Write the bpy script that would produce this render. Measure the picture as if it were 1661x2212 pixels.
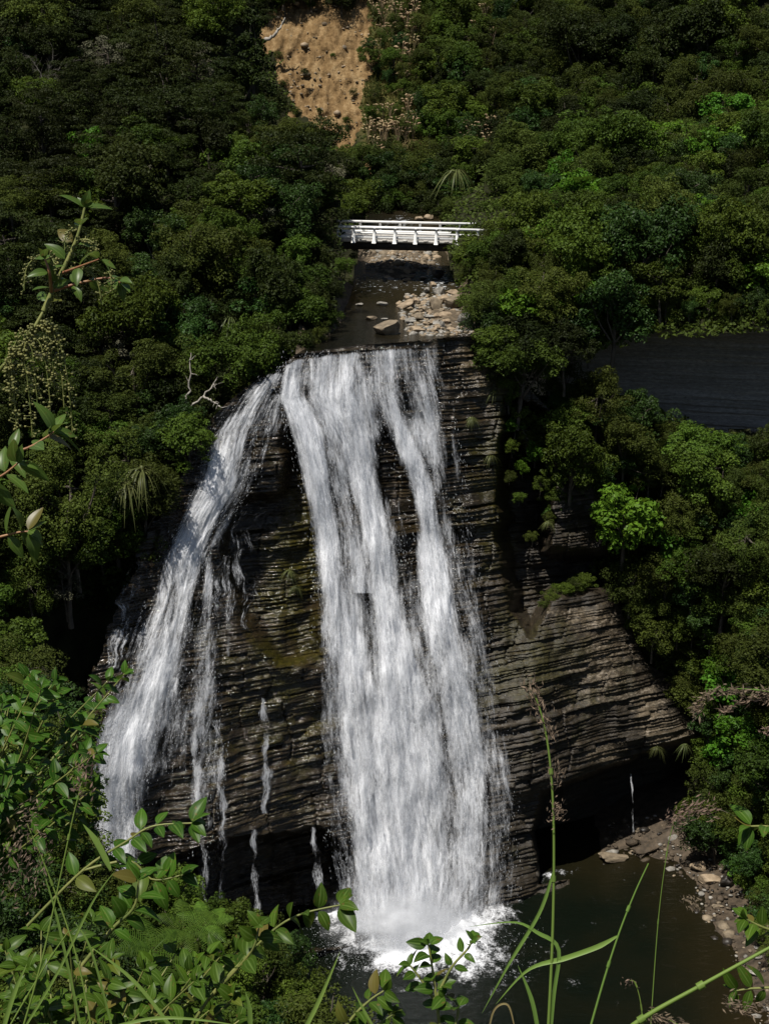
import bpy, math, random
import numpy as np
from mathutils import Vector, Matrix

for o in list(bpy.data.objects):
    bpy.data.objects.remove(o, do_unlink=True)
SC = bpy.context.scene
COL = SC.collection
rng = np.random.default_rng(7)
random.seed(7)

# ------------------------------------------------------------------ camera, sky, sun
CAMZ = 57.0                       # camera height above the plunge pool (m)
PITCH = math.radians(18.0)
FPX = 3197.0                      # focal length in units of a 1661 x 2212 picture
cam = bpy.data.objects.new('camera', bpy.data.cameras.new('camera'))
COL.objects.link(cam)
cam.location = (0, 0, CAMZ)
cam.rotation_euler = (math.pi / 2 - PITCH, 0, 0)
cam.data.sensor_fit = 'VERTICAL'
cam.data.sensor_height = 24.0
cam.data.lens = FPX / 2212 * 24.0
cam.data.clip_start = 0.05
cam.data.clip_end = 2000
SC.camera = cam

SUN = Vector((-0.24, -0.28, 0.92)).normalized()
w = bpy.data.worlds.new("World"); SC.world = w; w.use_nodes = True
nt = w.node_tree
bg = nt.nodes['Background']
sky = nt.nodes.new('ShaderNodeTexSky'); sky.sky_type = 'NISHITA'; sky.sun_disc = False
sky.sun_elevation = math.asin(SUN.z)
sky.sun_rotation = math.atan2(SUN.x, SUN.y)
nt.links.new(sky.outputs[0], bg.inputs[0]); bg.inputs[1].default_value = 0.05
sl = bpy.data.lights.new('sun', 'SUN'); sl.energy = 5.0; sl.angle = math.radians(0.5); sl.color = (1, 0.95, 0.87)
so = bpy.data.objects.new('sun', sl); COL.objects.link(so)
so.rotation_euler = SUN.to_track_quat('Z', 'Y').to_euler()
so.location = (0, 60, 150)
SC.view_settings.view_transform = 'Standard'
SC.view_settings.look = 'None'
SC.view_settings.gamma = 1
SC.view_settings.exposure = 0.3
SC.cycles.transparent_max_bounces = 48

# ------------------------------------------------------------------ helpers
CP, SP = math.cos(PITCH), math.sin(PITCH)

def P(px, py, d):
    """world point seen at (px,py) of the 1661 x 2212 picture, d metres along the view axis"""
    px = np.asarray(px, float); py = np.asarray(py, float); d = np.asarray(d, float)
    u = (px - 830.5) / FPX; v = (py - 1106) / FPX
    return np.stack(np.broadcast_arrays(u * d, (CP - v * SP) * d, CAMZ - (SP + v * CP) * d), -1)

def depth_at_z(py, z):
    v = (np.asarray(py, float) - 1106) / FPX
    return (CAMZ - z) / (SP + v * CP)

def tag(o, label=None, cat=None, group=None, kind=None):
    if label: o['label'] = label
    if cat: o['category'] = cat
    if group: o['group'] = group
    if kind: o['kind'] = kind
    return o

def empty(name, loc, label=None, cat=None, group=None):
    o = bpy.data.objects.new(name, None); COL.objects.link(o)
    o.location = [float(a) for a in loc]; o.empty_display_size = 0.3
    return tag(o, label, cat, group)

def mesh(name, verts, quads=None, tris=None, smooth=False, mat=None, attrs=None, uv=None):
    verts = np.asarray(verts, np.float32).reshape(-1, 3)
    me = bpy.data.meshes.new(name)
    me.vertices.add(len(verts)); me.vertices.foreach_set('co', verts.ravel())
    q = np.zeros((0, 4), np.int32) if quads is None else np.asarray(quads, np.int32).reshape(-1, 4)
    t = np.zeros((0, 3), np.int32) if tris is None else np.asarray(tris, np.int32).reshape(-1, 3)
    li = np.concatenate([q.ravel(), t.ravel()])
    me.loops.add(len(li)); me.loops.foreach_set('vertex_index', li)
    n = len(q) + len(t)
    me.polygons.add(n)
    st = np.concatenate([np.arange(len(q)) * 4, len(q) * 4 + np.arange(len(t)) * 3]).astype(np.int32)
    me.polygons.foreach_set('loop_start', st)
    if smooth: me.polygons.foreach_set('use_smooth', np.ones(n, bool))
    for k, a in (attrs or {}).items():
        at = me.attributes.new(k, 'FLOAT', 'POINT'); at.data.foreach_set('value', np.asarray(a, np.float32).ravel())
    if uv is not None:
        at = me.attributes.new('flow', 'FLOAT_VECTOR', 'POINT')
        uv = np.asarray(uv, np.float32).reshape(-1, 2)
        at.data.foreach_set('vector', np.concatenate([uv, np.zeros((len(uv), 1), np.float32)], 1).ravel())
    me.update(calc_edges=True); me.validate()
    if mat:
        for m in (mat if isinstance(mat, (list, tuple)) else [mat]): me.materials.append(m)
    return me

def obj(name, me, parent=None, loc=(0, 0, 0)):
    o = bpy.data.objects.new(name, me); COL.objects.link(o)
    o.location = [float(a) for a in loc]
    if parent: o.parent = parent
    return o

def grid_quads(nr, nc, keep=None):
    i = np.arange(nr * nc).reshape(nr, nc)
    q = np.stack([i[:-1, :-1], i[1:, :-1], i[1:, 1:], i[:-1, 1:]], -1)
    if keep is not None: q = q[keep[:-1, :-1] & keep[1:, :-1] & keep[1:, 1:] & keep[:-1, 1:]]
    return q.reshape(-1, 4)

_LAT = np.random.default_rng(3).random((64, 64, 64)).astype(np.float32)
def vnoise(x, y, z=0.0):
    x, y, z = np.broadcast_arrays(np.asarray(x, float), np.asarray(y, float), np.asarray(z, float))
    def s(a):
        i = np.floor(a); f = a - i; return i.astype(int), f * f * (3 - 2 * f)
    xi, xf = s(x); yi, yf = s(y); zi, zf = s(z)
    r = 0
    for a in (0, 1):
        for b in (0, 1):
            for c in (0, 1):
                r = r + _LAT[(xi + a) % 64, (yi + b) % 64, (zi + c) % 64] * (xf if a else 1 - xf) * (yf if b else 1 - yf) * (zf if c else 1 - zf)
    return r
def fbm(x, y, z=0.0, o=4):
    r = 0; a = 0.5; f = 1.0; t = 0
    for k in range(o):
        r = r + a * vnoise(np.asarray(x) * f + 17.3 * k, np.asarray(y) * f + 5.1 * k, np.asarray(z) * f + 9.7 * k); t += a
        a *= 0.5; f *= 2.03
    return r / t
def sstep(a, b, x):
    t = np.clip((x - a) / (b - a), 0, 1); return t * t * (3 - 2 * t)

def sdf_poly(px, py, poly):
    """positive inside"""
    px = np.asarray(px, float); py = np.asarray(py, float)
    d = np.full(px.shape, 1e18); ins = np.zeros(px.shape, bool)
    n = len(poly)
    for i in range(n):
        ax, ay = poly[i]; bx, by = poly[(i + 1) % n]
        ex, ey = bx - ax, by - ay
        t = np.clip(((px - ax) * ex + (py - ay) * ey) / (ex * ex + ey * ey + 1e-9), 0, 1)
        d = np.minimum(d, (px - ax - t * ex) ** 2 + (py - ay - t * ey) ** 2)
        c = ((ay > py) != (by > py))
        with np.errstate(divide='ignore', invalid='ignore'):
            xi = (bx - ax) * (py - ay) / ((by - ay) if by != ay else 1e-9) + ax
        ins ^= c & (px < xi)
    d = np.sqrt(d)
    return np.where(ins, d, -d)

class Field:
    """smooth depth of a hillside through control points (px, py, d)"""
    def __init__(s, pts):
        p = np.array(pts, float); s.p = p[:, :2] / 500.0; n = len(p)
        A = np.zeros((n + 3, n + 3)); r = np.linalg.norm(s.p[:, None] - s.p[None], axis=-1)
        A[:n, :n] = r; A[:n, n] = 1; A[n, :n] = 1
        A[:n, n + 1:] = s.p; A[n + 1:, :n] = s.p.T
        s.w = np.linalg.solve(A, np.concatenate([p[:, 2], [0, 0, 0]]))
    def __call__(s, px, py):
        q = np.stack(np.broadcast_arrays(np.asarray(px, float), np.asarray(py, float)), -1) / 500.0
        sh = q.shape[:-1]; q = q.reshape(-1, 2); n = len(s.p)
        r = np.linalg.norm(q[:, None] - s.p[None], axis=-1)
        return (r @ s.w[:n] + s.w[n] + q @ s.w[n + 1:]).reshape(sh)

# ------------------------------------------------------------------ materials
def newmat(name):
    m = bpy.data.materials.new(name); m.use_nodes = True
    n = m.node_tree.nodes; n.clear()
    return m, n, m.node_tree.links
def N(n, t, **k):
    x = n.new(t)
    for a, b in k.items():
        if a.startswith('i_'): x.inputs[int(a[2:])].default_value = b
        else: setattr(x, a, b)
    return x
def ramp(n, stops):
    r = n.new('ShaderNodeValToRGB'); e = r.color_ramp.elements
    while len(e) < len(stops): e.new(0.5)
    for k, (p, c) in enumerate(stops): e[k].position = p; e[k].color = (*c, 1)
    return r
def math_(n, L, op, a, b=None, clamp=False):
    x = n.new('ShaderNodeMath'); x.operation = op; x.use_clamp = clamp
    for k, v in enumerate((a, b)):
        if v is None: continue
        if isinstance(v, (int, float)): x.inputs[k].default_value = v
        else: L.new(v, x.inputs[k])
    return x.outputs[0]
def mixc(n, L, f, a, b):
    x = n.new('ShaderNodeMix'); x.data_type = 'RGBA'
    for k, v in ((0, f), (6, a), (7, b)):
        if isinstance(v, (int, float)): x.inputs[k].default_value = v
        elif isinstance(v, tuple): x.inputs[k].default_value = (*v, 1)
        else: L.new(v, x.inputs[k])
    return x.outputs[2]
def attr(n, name):
    a = n.new('ShaderNodeAttribute'); a.attribute_name = name; return a
def noise(n, L, vec, scale, detail=4, rough=0.55):
    x = n.new('ShaderNodeTexNoise'); x.inputs['Scale'].default_value = scale; x.inputs['Detail'].default_value = detail
    x.inputs['Roughness'].default_value = rough
    if vec is not None: L.new(vec, x.inputs['Vector'])
    return x.outputs['Fac']
def scaled(n, L, vec, s):
    x = n.new('ShaderNodeMapping'); x.inputs['Scale'].default_value = s; L.new(vec, x.inputs['Vector']); return x.outputs[0]

def leaf_mat(name, c0, c1, rough=0.45, trans=0.25, varn=0.35, wpos=0.7, spec=0.12, rib=False):
    """c0..c1: darkest to lightest leaf; varies per leaf patch and per plant"""
    m, n, L = newmat(name)
    oi = n.new('ShaderNodeObjectInfo'); geo = n.new('ShaderNodeNewGeometry')
    tc = n.new('ShaderNodeTexCoord')
    nz = noise(n, L, tc.outputs['Object'], wpos, 3)
    f = math_(n, L, 'ADD', math_(n, L, 'MULTIPLY', geo.outputs['Random Per Island'], 0.45),
              math_(n, L, 'MULTIPLY', nz, 0.6))
    f = math_(n, L, 'SUBTRACT', f, 0.05, True)
    c = mixc(n, L, f, c0, c1)
    h = N(n, 'ShaderNodeHueSaturation')
    L.new(math_(n, L, 'ADD', math_(n, L, 'MULTIPLY', oi.outputs['Random'], 0.03), 0.490), h.inputs['Hue'])
    r2 = math_(n, L, 'FRACT', math_(n, L, 'MULTIPLY', oi.outputs['Random'], 7.31))
    L.new(math_(n, L, 'ADD', math_(n, L, 'MULTIPLY', r2, 2 * varn), 1 - varn), h.inputs['Value'])
    L.new(c, h.inputs['Color'])
    if rib:
        ra = attr(n, 'rib').outputs['Fac']
        m1 = N(n, 'ShaderNodeMapRange'); m1.inputs[1].default_value = .16; m1.inputs[2].default_value = .0; L.new(ra, m1.inputs[0])
        m2 = N(n, 'ShaderNodeMapRange'); m2.inputs[1].default_value = .1; m2.inputs[2].default_value = .0; L.new(math_(n, L, 'ABSOLUTE', math_(n, L, 'SUBTRACT', ra, .5)), m2.inputs[0])
        fr = math_(n, L, 'ADD', math_(n, L, 'MULTIPLY', m1.outputs[0], .5), math_(n, L, 'MULTIPLY', m2.outputs[0], .22))
        cc = mixc(n, L, fr, h.outputs[0], (.16, .24, .06))
        ol = N(n, 'ShaderNodeMapRange'); ol.inputs[1].default_value = .9; ol.inputs[2].default_value = .97; L.new(geo.outputs['Random Per Island'], ol.inputs[0])
        sp_ = noise(n, L, tc.outputs['Object'], 130, 3); of = N(n, 'ShaderNodeMapRange'); of.inputs[1].default_value = .62; of.inputs[2].default_value = .7; L.new(sp_, of.inputs[0])
        cc = mixc(n, L, math_(n, L, 'MULTIPLY', math_(n, L, 'MAXIMUM', ol.outputs[0], of.outputs[0]), .7), cc, (.13, .085, .025))
        h = N(n, 'ShaderNodeHueSaturation'); L.new(cc, h.inputs['Color'])
    b = n.new('ShaderNodeBsdfPrincipled'); L.new(h.outputs[0], b.inputs['Base Color'])
    b.inputs['Roughness'].default_value = rough
    b.inputs['Specular IOR Level'].default_value = spec
    t = n.new('ShaderNodeBsdfTranslucent')
    h2 = N(n, 'ShaderNodeHueSaturation'); h2.inputs['Hue'].default_value = 0.48; h2.inputs['Value'].default_value = 1.3
    L.new(h.outputs[0], h2.inputs['Color']); L.new(h2.outputs[0], t.inputs['Color'])
    mx = n.new('ShaderNodeMixShader'); mx.inputs[0].default_value = trans
    L.new(b.outputs[0], mx.inputs[1]); L.new(t.outputs[0], mx.inputs[2])
    o = n.new('ShaderNodeOutputMaterial'); L.new(mx.outputs[0], o.inputs[0])
    return m

def plain_mat(name, c0, c1, scale=3, rough=0.8, bump=0.3, bscale=None, spec=0.3):
    m, n, L = newmat(name)
    tc = n.new('ShaderNodeTexCoord')
    nz = noise(n, L, tc.outputs['Object'], scale, 6, 0.65)
    r = ramp(n, [(0.32, c0), (0.68, c1)]); L.new(nz, r.inputs[0])
    b = n.new('ShaderNodeBsdfPrincipled'); L.new(r.outputs[0], b.inputs['Base Color'])
    b.inputs['Roughness'].default_value = rough; b.inputs['Specular IOR Level'].default_value = spec
    if bump:
        bp = n.new('ShaderNodeBump'); bp.inputs['Strength'].default_value = bump; bp.inputs['Distance'].default_value = 0.1
        L.new(noise(n, L, tc.outputs['Object'], bscale or scale * 4, 6, 0.7), bp.inputs['Height']); L.new(bp.outputs[0], b.inputs['Normal'])
    o = n.new('ShaderNodeOutputMaterial'); L.new(b.outputs[0], o.inputs[0])
    return m

def rock_mat(name, dry_stops=None):
    """bedded rock; attributes: dry (pale dry beds and painted highlights), moss, wet"""
    m, n, L = newmat(name)
    tc = n.new('ShaderNodeTexCoord'); co = tc.outputs['Object']
    bed = noise(n, L, scaled(n, L, co, (0.10, 0.10, 4.5)), 1.0, 6, 0.7)
    blot = noise(n, L, co, 0.45, 5, 0.6)
    fine = noise(n, L, scaled(n, L, co, (1, 1, 3)), 3.0, 6, 0.7)
    wet = ramp(n, [(0.3, (0.005, 0.0038, 0.0025)), (0.5, (0.020, 0.0145, 0.0075)), (0.7, (0.060, 0.043, 0.020))])
    L.new(math_(n, L, 'ADD', math_(n, L, 'MULTIPLY', bed, 0.6), math_(n, L, 'MULTIPLY', fine, 0.4)), wet.inputs[0])
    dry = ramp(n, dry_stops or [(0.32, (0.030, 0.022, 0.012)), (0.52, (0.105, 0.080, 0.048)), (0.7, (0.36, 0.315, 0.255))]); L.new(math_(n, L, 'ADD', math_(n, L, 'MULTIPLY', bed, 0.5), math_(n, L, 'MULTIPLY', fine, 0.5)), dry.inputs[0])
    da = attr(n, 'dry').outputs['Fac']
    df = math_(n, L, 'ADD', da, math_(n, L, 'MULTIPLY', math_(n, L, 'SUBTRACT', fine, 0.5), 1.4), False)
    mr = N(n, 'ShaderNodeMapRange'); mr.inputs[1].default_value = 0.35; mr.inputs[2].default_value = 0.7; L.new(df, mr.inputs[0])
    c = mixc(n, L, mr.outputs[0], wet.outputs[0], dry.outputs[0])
    ma = attr(n, 'moss').outputs['Fac']
    mf = math_(n, L, 'ADD', ma, math_(n, L, 'MULTIPLY', math_(n, L, 'SUBTRACT', blot, 0.5), 1.6))
    mr2 = N(n, 'ShaderNodeMapRange'); mr2.inputs[1].default_value = 0.4; mr2.inputs[2].default_value = 0.75; L.new(mf, mr2.inputs[0])
    mc = ramp(n, [(0.35, (0.012, 0.012, 0.002)), (0.65, (0.052, 0.044, 0.007))]); L.new(fine, mc.inputs[0])
    c = mixc(n, L, math_(n, L, 'MULTIPLY', mr2.outputs[0], 0.85), c, mc.outputs[0])
    b = n.new('ShaderNodeBsdfPrincipled'); L.new(c, b.inputs['Base Color'])
    wa = attr(n, 'wet').outputs['Fac']
    rg = N(n, 'ShaderNodeMapRange'); rg.inputs[3].default_value = 0.8; rg.inputs[4].default_value = 0.12; L.new(wa, rg.inputs[0])
    L.new(math_(n, L, 'ADD', rg.outputs[0], math_(n, L, 'MULTIPLY', math_(n, L, 'SUBTRACT', blot, 0.5), 0.3), True), b.inputs['Roughness'])
    b.inputs['Specular IOR Level'].default_value = 0.5
    bp = n.new('ShaderNodeBump'); bp.inputs['Strength'].default_value = 0.7; bp.inputs['Distance'].default_value = 0.12
    L.new(math_(n, L, 'ADD', fine, math_(n, L, 'MULTIPLY', bed, 0.8)), bp.inputs['Height']); L.new(bp.outputs[0], b.inputs['Normal'])
    o = n.new('ShaderNodeOutputMaterial'); L.new(b.outputs[0], o.inputs[0])
    return m

def water_mat(name, su=1.0, off=0.0, k=1.7, lo=0.36, hi=0.62, col=(0.87, 0.89, 0.93), amax=1.0, bump=.7, along=(.22, .75, 3.6)):
    """broken white water: 'dens' says how much of it, 'flow' runs across / along the fall in metres"""
    m, n, L = newmat(name)
    fl = attr(n, 'flow').outputs['Vector']; de = attr(n, 'dens').outputs['Fac']
    mp = n.new('ShaderNodeMapping'); mp.inputs['Location'].default_value = (off, off * 1.7, off); L.new(fl, mp.inputs['Vector']); fl = mp.outputs[0]
    n1 = noise(n, L, scaled(n, L, fl, (0.9 * su, along[0], 1)), 1.0, 3, 0.6)
    n2 = noise(n, L, scaled(n, L, fl, (4.3 * su, along[1], 1)), 1.0, 4, 0.65)
    n3 = noise(n, L, scaled(n, L, fl, (13.0 * su, along[2], 1)), 1.0, 3, 0.7)
    nn = math_(n, L, 'ADD', math_(n, L, 'ADD', math_(n, L, 'MULTIPLY', n1, 0.43), math_(n, L, 'MULTIPLY', n2, 0.33)), math_(n, L, 'MULTIPLY', n3, 0.24))
    s = math_(n, L, 'ADD', de, math_(n, L, 'MULTIPLY', math_(n, L, 'SUBTRACT', nn, 0.5), k))
    mr = N(n, 'ShaderNodeMapRange'); mr.interpolation_type = 'SMOOTHSTEP'
    mr.inputs[1].default_value = lo; mr.inputs[2].default_value = hi; mr.inputs[4].default_value = amax; L.new(s, mr.inputs[0])
    cr = mixc(n, L, n2, tuple(0.78 * c for c in col), col)
    d = n.new('ShaderNodeBsdfPrincipled'); L.new(cr, d.inputs['Base Color']); d.inputs['Roughness'].default_value = 0.4
    bp = n.new('ShaderNodeBump'); bp.inputs['Strength'].default_value = bump; bp.inputs['Distance'].default_value = 0.3
    L.new(nn, bp.inputs['Height']); L.new(bp.outputs[0], d.inputs['Normal'])
    t = n.new('ShaderNodeBsdfTranslucent'); L.new(cr, t.inputs[0]); L.new(bp.outputs[0], t.inputs['Normal'])
    mx = n.new('ShaderNodeMixShader'); mx.inputs[0].default_value = 0.1; L.new(d.outputs[0], mx.inputs[1]); L.new(t.outputs[0], mx.inputs[2])
    tr = n.new('ShaderNodeBsdfTransparent')
    m2 = n.new('ShaderNodeMixShader'); L.new(mr.outputs[0], m2.inputs[0]); L.new(tr.outputs[0], m2.inputs[1]); L.new(mx.outputs[0], m2.inputs[2])
    o = n.new('ShaderNodeOutputMaterial'); L.new(m2.outputs[0], o.inputs[0])
    return m

def drop_mat():
    m, n, L = newmat('water_drops')
    d = n.new('ShaderNodeBsdfPrincipled'); d.inputs['Base Color'].default_value = (0.86, 0.89, 0.93, 1); d.inputs['Roughness'].default_value = 0.35
    t = n.new('ShaderNodeBsdfTranslucent'); t.inputs[0].default_value = (0.86, 0.89, 0.93, 1)
    mx = n.new('ShaderNodeMixShader'); mx.inputs[0].default_value = 0.45; L.new(d.outputs[0], mx.inputs[1]); L.new(t.outputs[0], mx.inputs[2])
    o = n.new('ShaderNodeOutputMaterial'); L.new(mx.outputs[0], o.inputs[0])
    return m

def pool_mat(name, c_deep, c_shal, scale, bump=0.25, white=False):
    m, n, L = newmat(name)
    tc = n.new('ShaderNodeTexCoord'); co = tc.outputs['Object']
    sh = attr(n, 'shallow').outputs['Fac']
    bl = noise(n, L, co, 0.25, 4)
    f = math_(n, L, 'ADD', sh, math_(n, L, 'MULTIPLY', math_(n, L, 'SUBTRACT', bl, 0.5), 0.6), True)
    c = mixc(n, L, f, c_deep, c_shal)
    b = n.new('ShaderNodeBsdfPrincipled'); L.new(c, b.inputs['Base Color']); b.inputs['Roughness'].default_value = 0.06
    b.inputs['IOR'].default_value = 1.33
    wv = noise(n, L, scaled(n, L, co, (1, 1.8, 1)), scale, 5, 0.65)
    if white:
        ra = attr(n, 'riffle').outputs['Fac']
        st = noise(n, L, scaled(n, L, co, (1.6, 3.5, 1)), 1.6, 5, 0.7)
        s = math_(n, L, 'ADD', ra, math_(n, L, 'MULTIPLY', math_(n, L, 'SUBTRACT', st, 0.5), 2.2))
        mr = N(n, 'ShaderNodeMapRange'); mr.inputs[1].default_value = 0.55; mr.inputs[2].default_value = 0.85; L.new(s, mr.inputs[0])
        L.new(mixc(n, L, mr.outputs[0], c, (0.75, 0.8, 0.84)), b.inputs['Base Color'])
        L.new(math_(n, L, 'ADD', math_(n, L, 'MULTIPLY', mr.outputs[0], 0.5), 0.07), b.inputs['Roughness'])
    bp = n.new('ShaderNodeBump'); bp.inputs['Strength'].default_value = bump; bp.inputs['Distance'].default_value = 0.25
    L.new(wv, bp.inputs['Height']); L.new(bp.outputs[0], b.inputs['Normal'])
    o = n.new('ShaderNodeOutputMaterial'); L.new(b.outputs[0], o.inputs[0])
    return m

def hill_mat():
    m, n, L = newmat('hill_ground')
    tc = n.new('ShaderNodeTexCoord'); co = tc.outputs['Object']
    a = noise(n, L, co, 0.9, 5); f = noise(n, L, co, 2.4, 7, 0.7); g = noise(n, L, scaled(n, L, co, (1.5, .4, .4)), 0.7, 6, .7)
    gr = ramp(n, [(0.3, (0.010, 0.011, 0.005)), (0.7, (0.028, 0.030, 0.012))]); L.new(a, gr.inputs[0])
    gs = ramp(n, [(0.35, (0.05, 0.062, 0.014)), (0.62, (0.16, 0.13, 0.045))]); L.new(f, gs.inputs[0])
    c0 = mixc(n, L, attr(n, 'grass').outputs['Fac'], gr.outputs[0], gs.outputs[0])
    ea = ramp(n, [(0.36, (0.075, 0.044, 0.018)), (0.5, (0.20, 0.128, 0.058)), (0.64, (0.37, 0.265, 0.14))])
    f2 = noise(n, L, co, 1.6, 9, 0.8)
    L.new(math_(n, L, 'ADD', math_(n, L, 'MULTIPLY', f2, 0.5), math_(n, L, 'MULTIPLY', g, 0.5)), ea.inputs[0])
    e = attr(n, 'slip').outputs['Fac']
    s = math_(n, L, 'ADD', e, math_(n, L, 'MULTIPLY', math_(n, L, 'SUBTRACT', f, 0.5), 0.9))
    mr = N(n, 'ShaderNodeMapRange'); mr.inputs[1].default_value = 0.42; mr.inputs[2].default_value = 0.55; L.new(s, mr.inputs[0])
    b = n.new('ShaderNodeBsdfPrincipled'); L.new(mixc(n, L, mr.outputs[0], c0, ea.outputs[0]), b.inputs['Base Color'])
    b.inputs['Roughness'].default_value = 0.9; b.inputs['Specular IOR Level'].default_value = 0.1
    bp = n.new('ShaderNodeBump'); bp.inputs['Strength'].default_value = 0.9; bp.inputs['Distance'].default_value = 0.35
    L.new(f, bp.inputs['Height']); L.new(bp.outputs[0], b.inputs['Normal'])
    o = n.new('ShaderNodeOutputMaterial'); L.new(b.outputs[0], o.inputs[0])
    return m

M_ROCK = rock_mat('bedded_rock')
M_HILL = hill_mat()
M_BARK = plain_mat('bark', (0.03, 0.024, 0.018), (0.10, 0.085, 0.065), 4)
M_PALE = plain_mat('dead_wood', (0.20, 0.18, 0.15), (0.42, 0.39, 0.34), 3, 0.8)
M_TWIG = plain_mat('grey_twig', (0.07, 0.065, 0.055), (0.18, 0.165, 0.14), 3, 0.85)
M_SHORE = plain_mat('wet_shore', (0.018, 0.014, 0.009), (0.10, 0.075, 0.05), 1.6, 0.6, 0.8, 9)
M_BOULDER = plain_mat('boulder', (0.08, 0.063, 0.043), (0.27, 0.215, 0.145), 1.3, 0.75, 0.5, 6)
M_GREY = plain_mat('grey_boulder', (0.10, 0.093, 0.08), (0.34, 0.32, 0.28), 1.6, 0.7, 0.5, 6)
M_ORANGE = plain_mat('tan_boulder', (0.15, 0.11, 0.068), (0.38, 0.295, 0.20), 1.3, 0.7, 0.4, 6)
M_DARKB = plain_mat('dark_boulder', (0.010, 0.009, 0.008), (0.04, 0.034, 0.028), 1.3, 0.35, 0.4, 6)
M_GRAVEL = plain_mat('gravel_bed', (0.045, 0.034, 0.021), (0.15, 0.115, 0.075), 2.2, 0.9, 0.8, 9)
M_WHITE = plain_mat('white_paint', (0.74, 0.74, 0.72), (0.84, 0.84, 0.82), 1.2, 0.5, 0.05)
M_TIMBER = plain_mat('weathered_timber', (0.30, 0.28, 0.25), (0.55, 0.53, 0.49), 2, 0.8, 0.2)
M_GIRD = plain_mat('dark_steel', (0.012, 0.011, 0.010), (0.035, 0.03, 0.026), 2, 0.6, 0.2)
M_DROP = drop_mat()

# ------------------------------------------------------------------ depths of the place
F_LEFT = Field([(-500, -400, 145), (0, -400, 145), (500, -400, 150), (0, 100, 119), (0, 300, 110), (0, 500, 103), (0, 700, 98), (0, 900, 92), (0, 1100, 88), (0, 1400, 87),
                (300, 100, 122), (300, 300, 114), (300, 500, 106), (300, 700, 100), (300, 900, 96), (300, 1100, 93), (250, 1300, 92.5), (250, 1500, 92.5),
                (560, 60, 127), (620, 250, 121), (740, 350, 122), (740, 470, 113), (730, 600, 108), (690, 700, 103), (620, 770, 99), (540, 830, 97.5), (470, 900, 95.5), (420, 1000, 94),
                (-500, 500, 98), (-500, 1100, 84), (-500, 1500, 80), (500, 500, 108), (500, 650, 103)])
F_BACK = Field([(560, -500, 176), (560, -100, 156), (560, 100, 149), (600, 330, 143), (700, 460, 137), (1000, 460, 136), (900, 330, 142), (900, 100, 150), (900, -100, 158), (900, -500, 178),
                (1100, 300, 140), (1100, 100, 148), (1100, -500, 175), (1800, -500, 165), (1800, 0, 136), (1500, 100, 138), (1300, 250, 134), (-200, -500, 180), (1800, 250, 125), (1150, 420, 128)])
F_RIGHT = Field([(960, 470, 124), (1000, 520, 112), (1020, 640, 107), (1060, 740, 103.5), (1100, 850, 104), (1100, 450, 118), (1100, 600, 108), (1250, 400, 120), (1250, 600, 107), (1250, 750, 106),
                 (1400, 250, 130), (1400, 450, 114), (1400, 600, 106), (1400, 690, 104.5), (1600, 200, 128), (1600, 450, 112), (1600, 600, 104), (1600, 690, 102.5), (1900, 300, 118), (1900, 690, 98), (1050, 350, 134), (1250, 250, 134)])
F_LOWER = Field([(1110, 900, 106), (1200, 1050, 107.5), (1280, 1200, 108.5), (1340, 1350, 109.5), (1420, 1500, 110), (1500, 1600, 109.5), (1480, 1800, 110), (1300, 820, 108), (1450, 900, 107.5), (1660, 920, 105.5),
                 (1450, 1100, 106), (1660, 1100, 103), (1500, 1300, 106), (1660, 1300, 101), (1560, 1500, 106), (1660, 1500, 101.5), (1600, 1700, 104.5), (1700, 1700, 100.5), (1600, 1850, 103.8), (1700, 1950, 99.5), (2000, 1000, 98), (2000, 1900, 90)])
F_NEAR = Field([(-300, 1350, 70), (0, 1360, 70), (100, 1450, 66), (150, 1700, 60), (200, 1850, 58), (400, 1950, 60), (600, 2020, 66), (700, 2150, 62), (400, 2212, 52), (0, 2000, 48), (0, 2212, 42), (0, 1700, 54), (-300, 1800, 46), (700, 2400, 48), (-300, 2400, 30)])

def hillside(name, F, x0, x1, y0, y1, step, keep_poly=None, push=0.9, amp=0.8, label=None, slip=None, grass=None):
    xs = np.arange(x0, x1 + 1, step); ys = np.arange(y0, y1 + 1, step)
    X, Y = np.meshgrid(xs, ys)
    d = F(X, Y) + push + (fbm(X / 70, Y / 70, 2.0, 4) - 0.5) * 2 * amp
    at = {}
    at['slip'] = np.zeros(X.shape) if slip is None else sstep(-14, 14, slip(X, Y))
    at['grass'] = np.zeros(X.shape) if grass is None else sstep(-30, 30, sdf_poly(X, Y, grass))
    if slip is not None:
        d = d + at['slip'] * ((fbm(X / 60, Y / 90, 1.0, 3) - 0.5) * 1.8 + (fbm(X / 9, Y / 14, 2.0, 4) - .5) * .9 + np.abs(fbm(X / 16 + Y / 40, Y / 70, 6.0, 3) - .5) * 1.2 + 0.3)
    keep = None
    if keep_poly: keep = sdf_poly(X, Y, keep_poly) + (fbm(X / 40, Y / 40, 7., 3) - .5) * 36 > 0
    me = mesh(name, P(X, Y, d), grid_quads(len(ys), len(xs), keep), smooth=True, mat=M_HILL, attrs=at)
    o = obj(name, me); tag(o, label, None, None, 'structure'); return o

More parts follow.
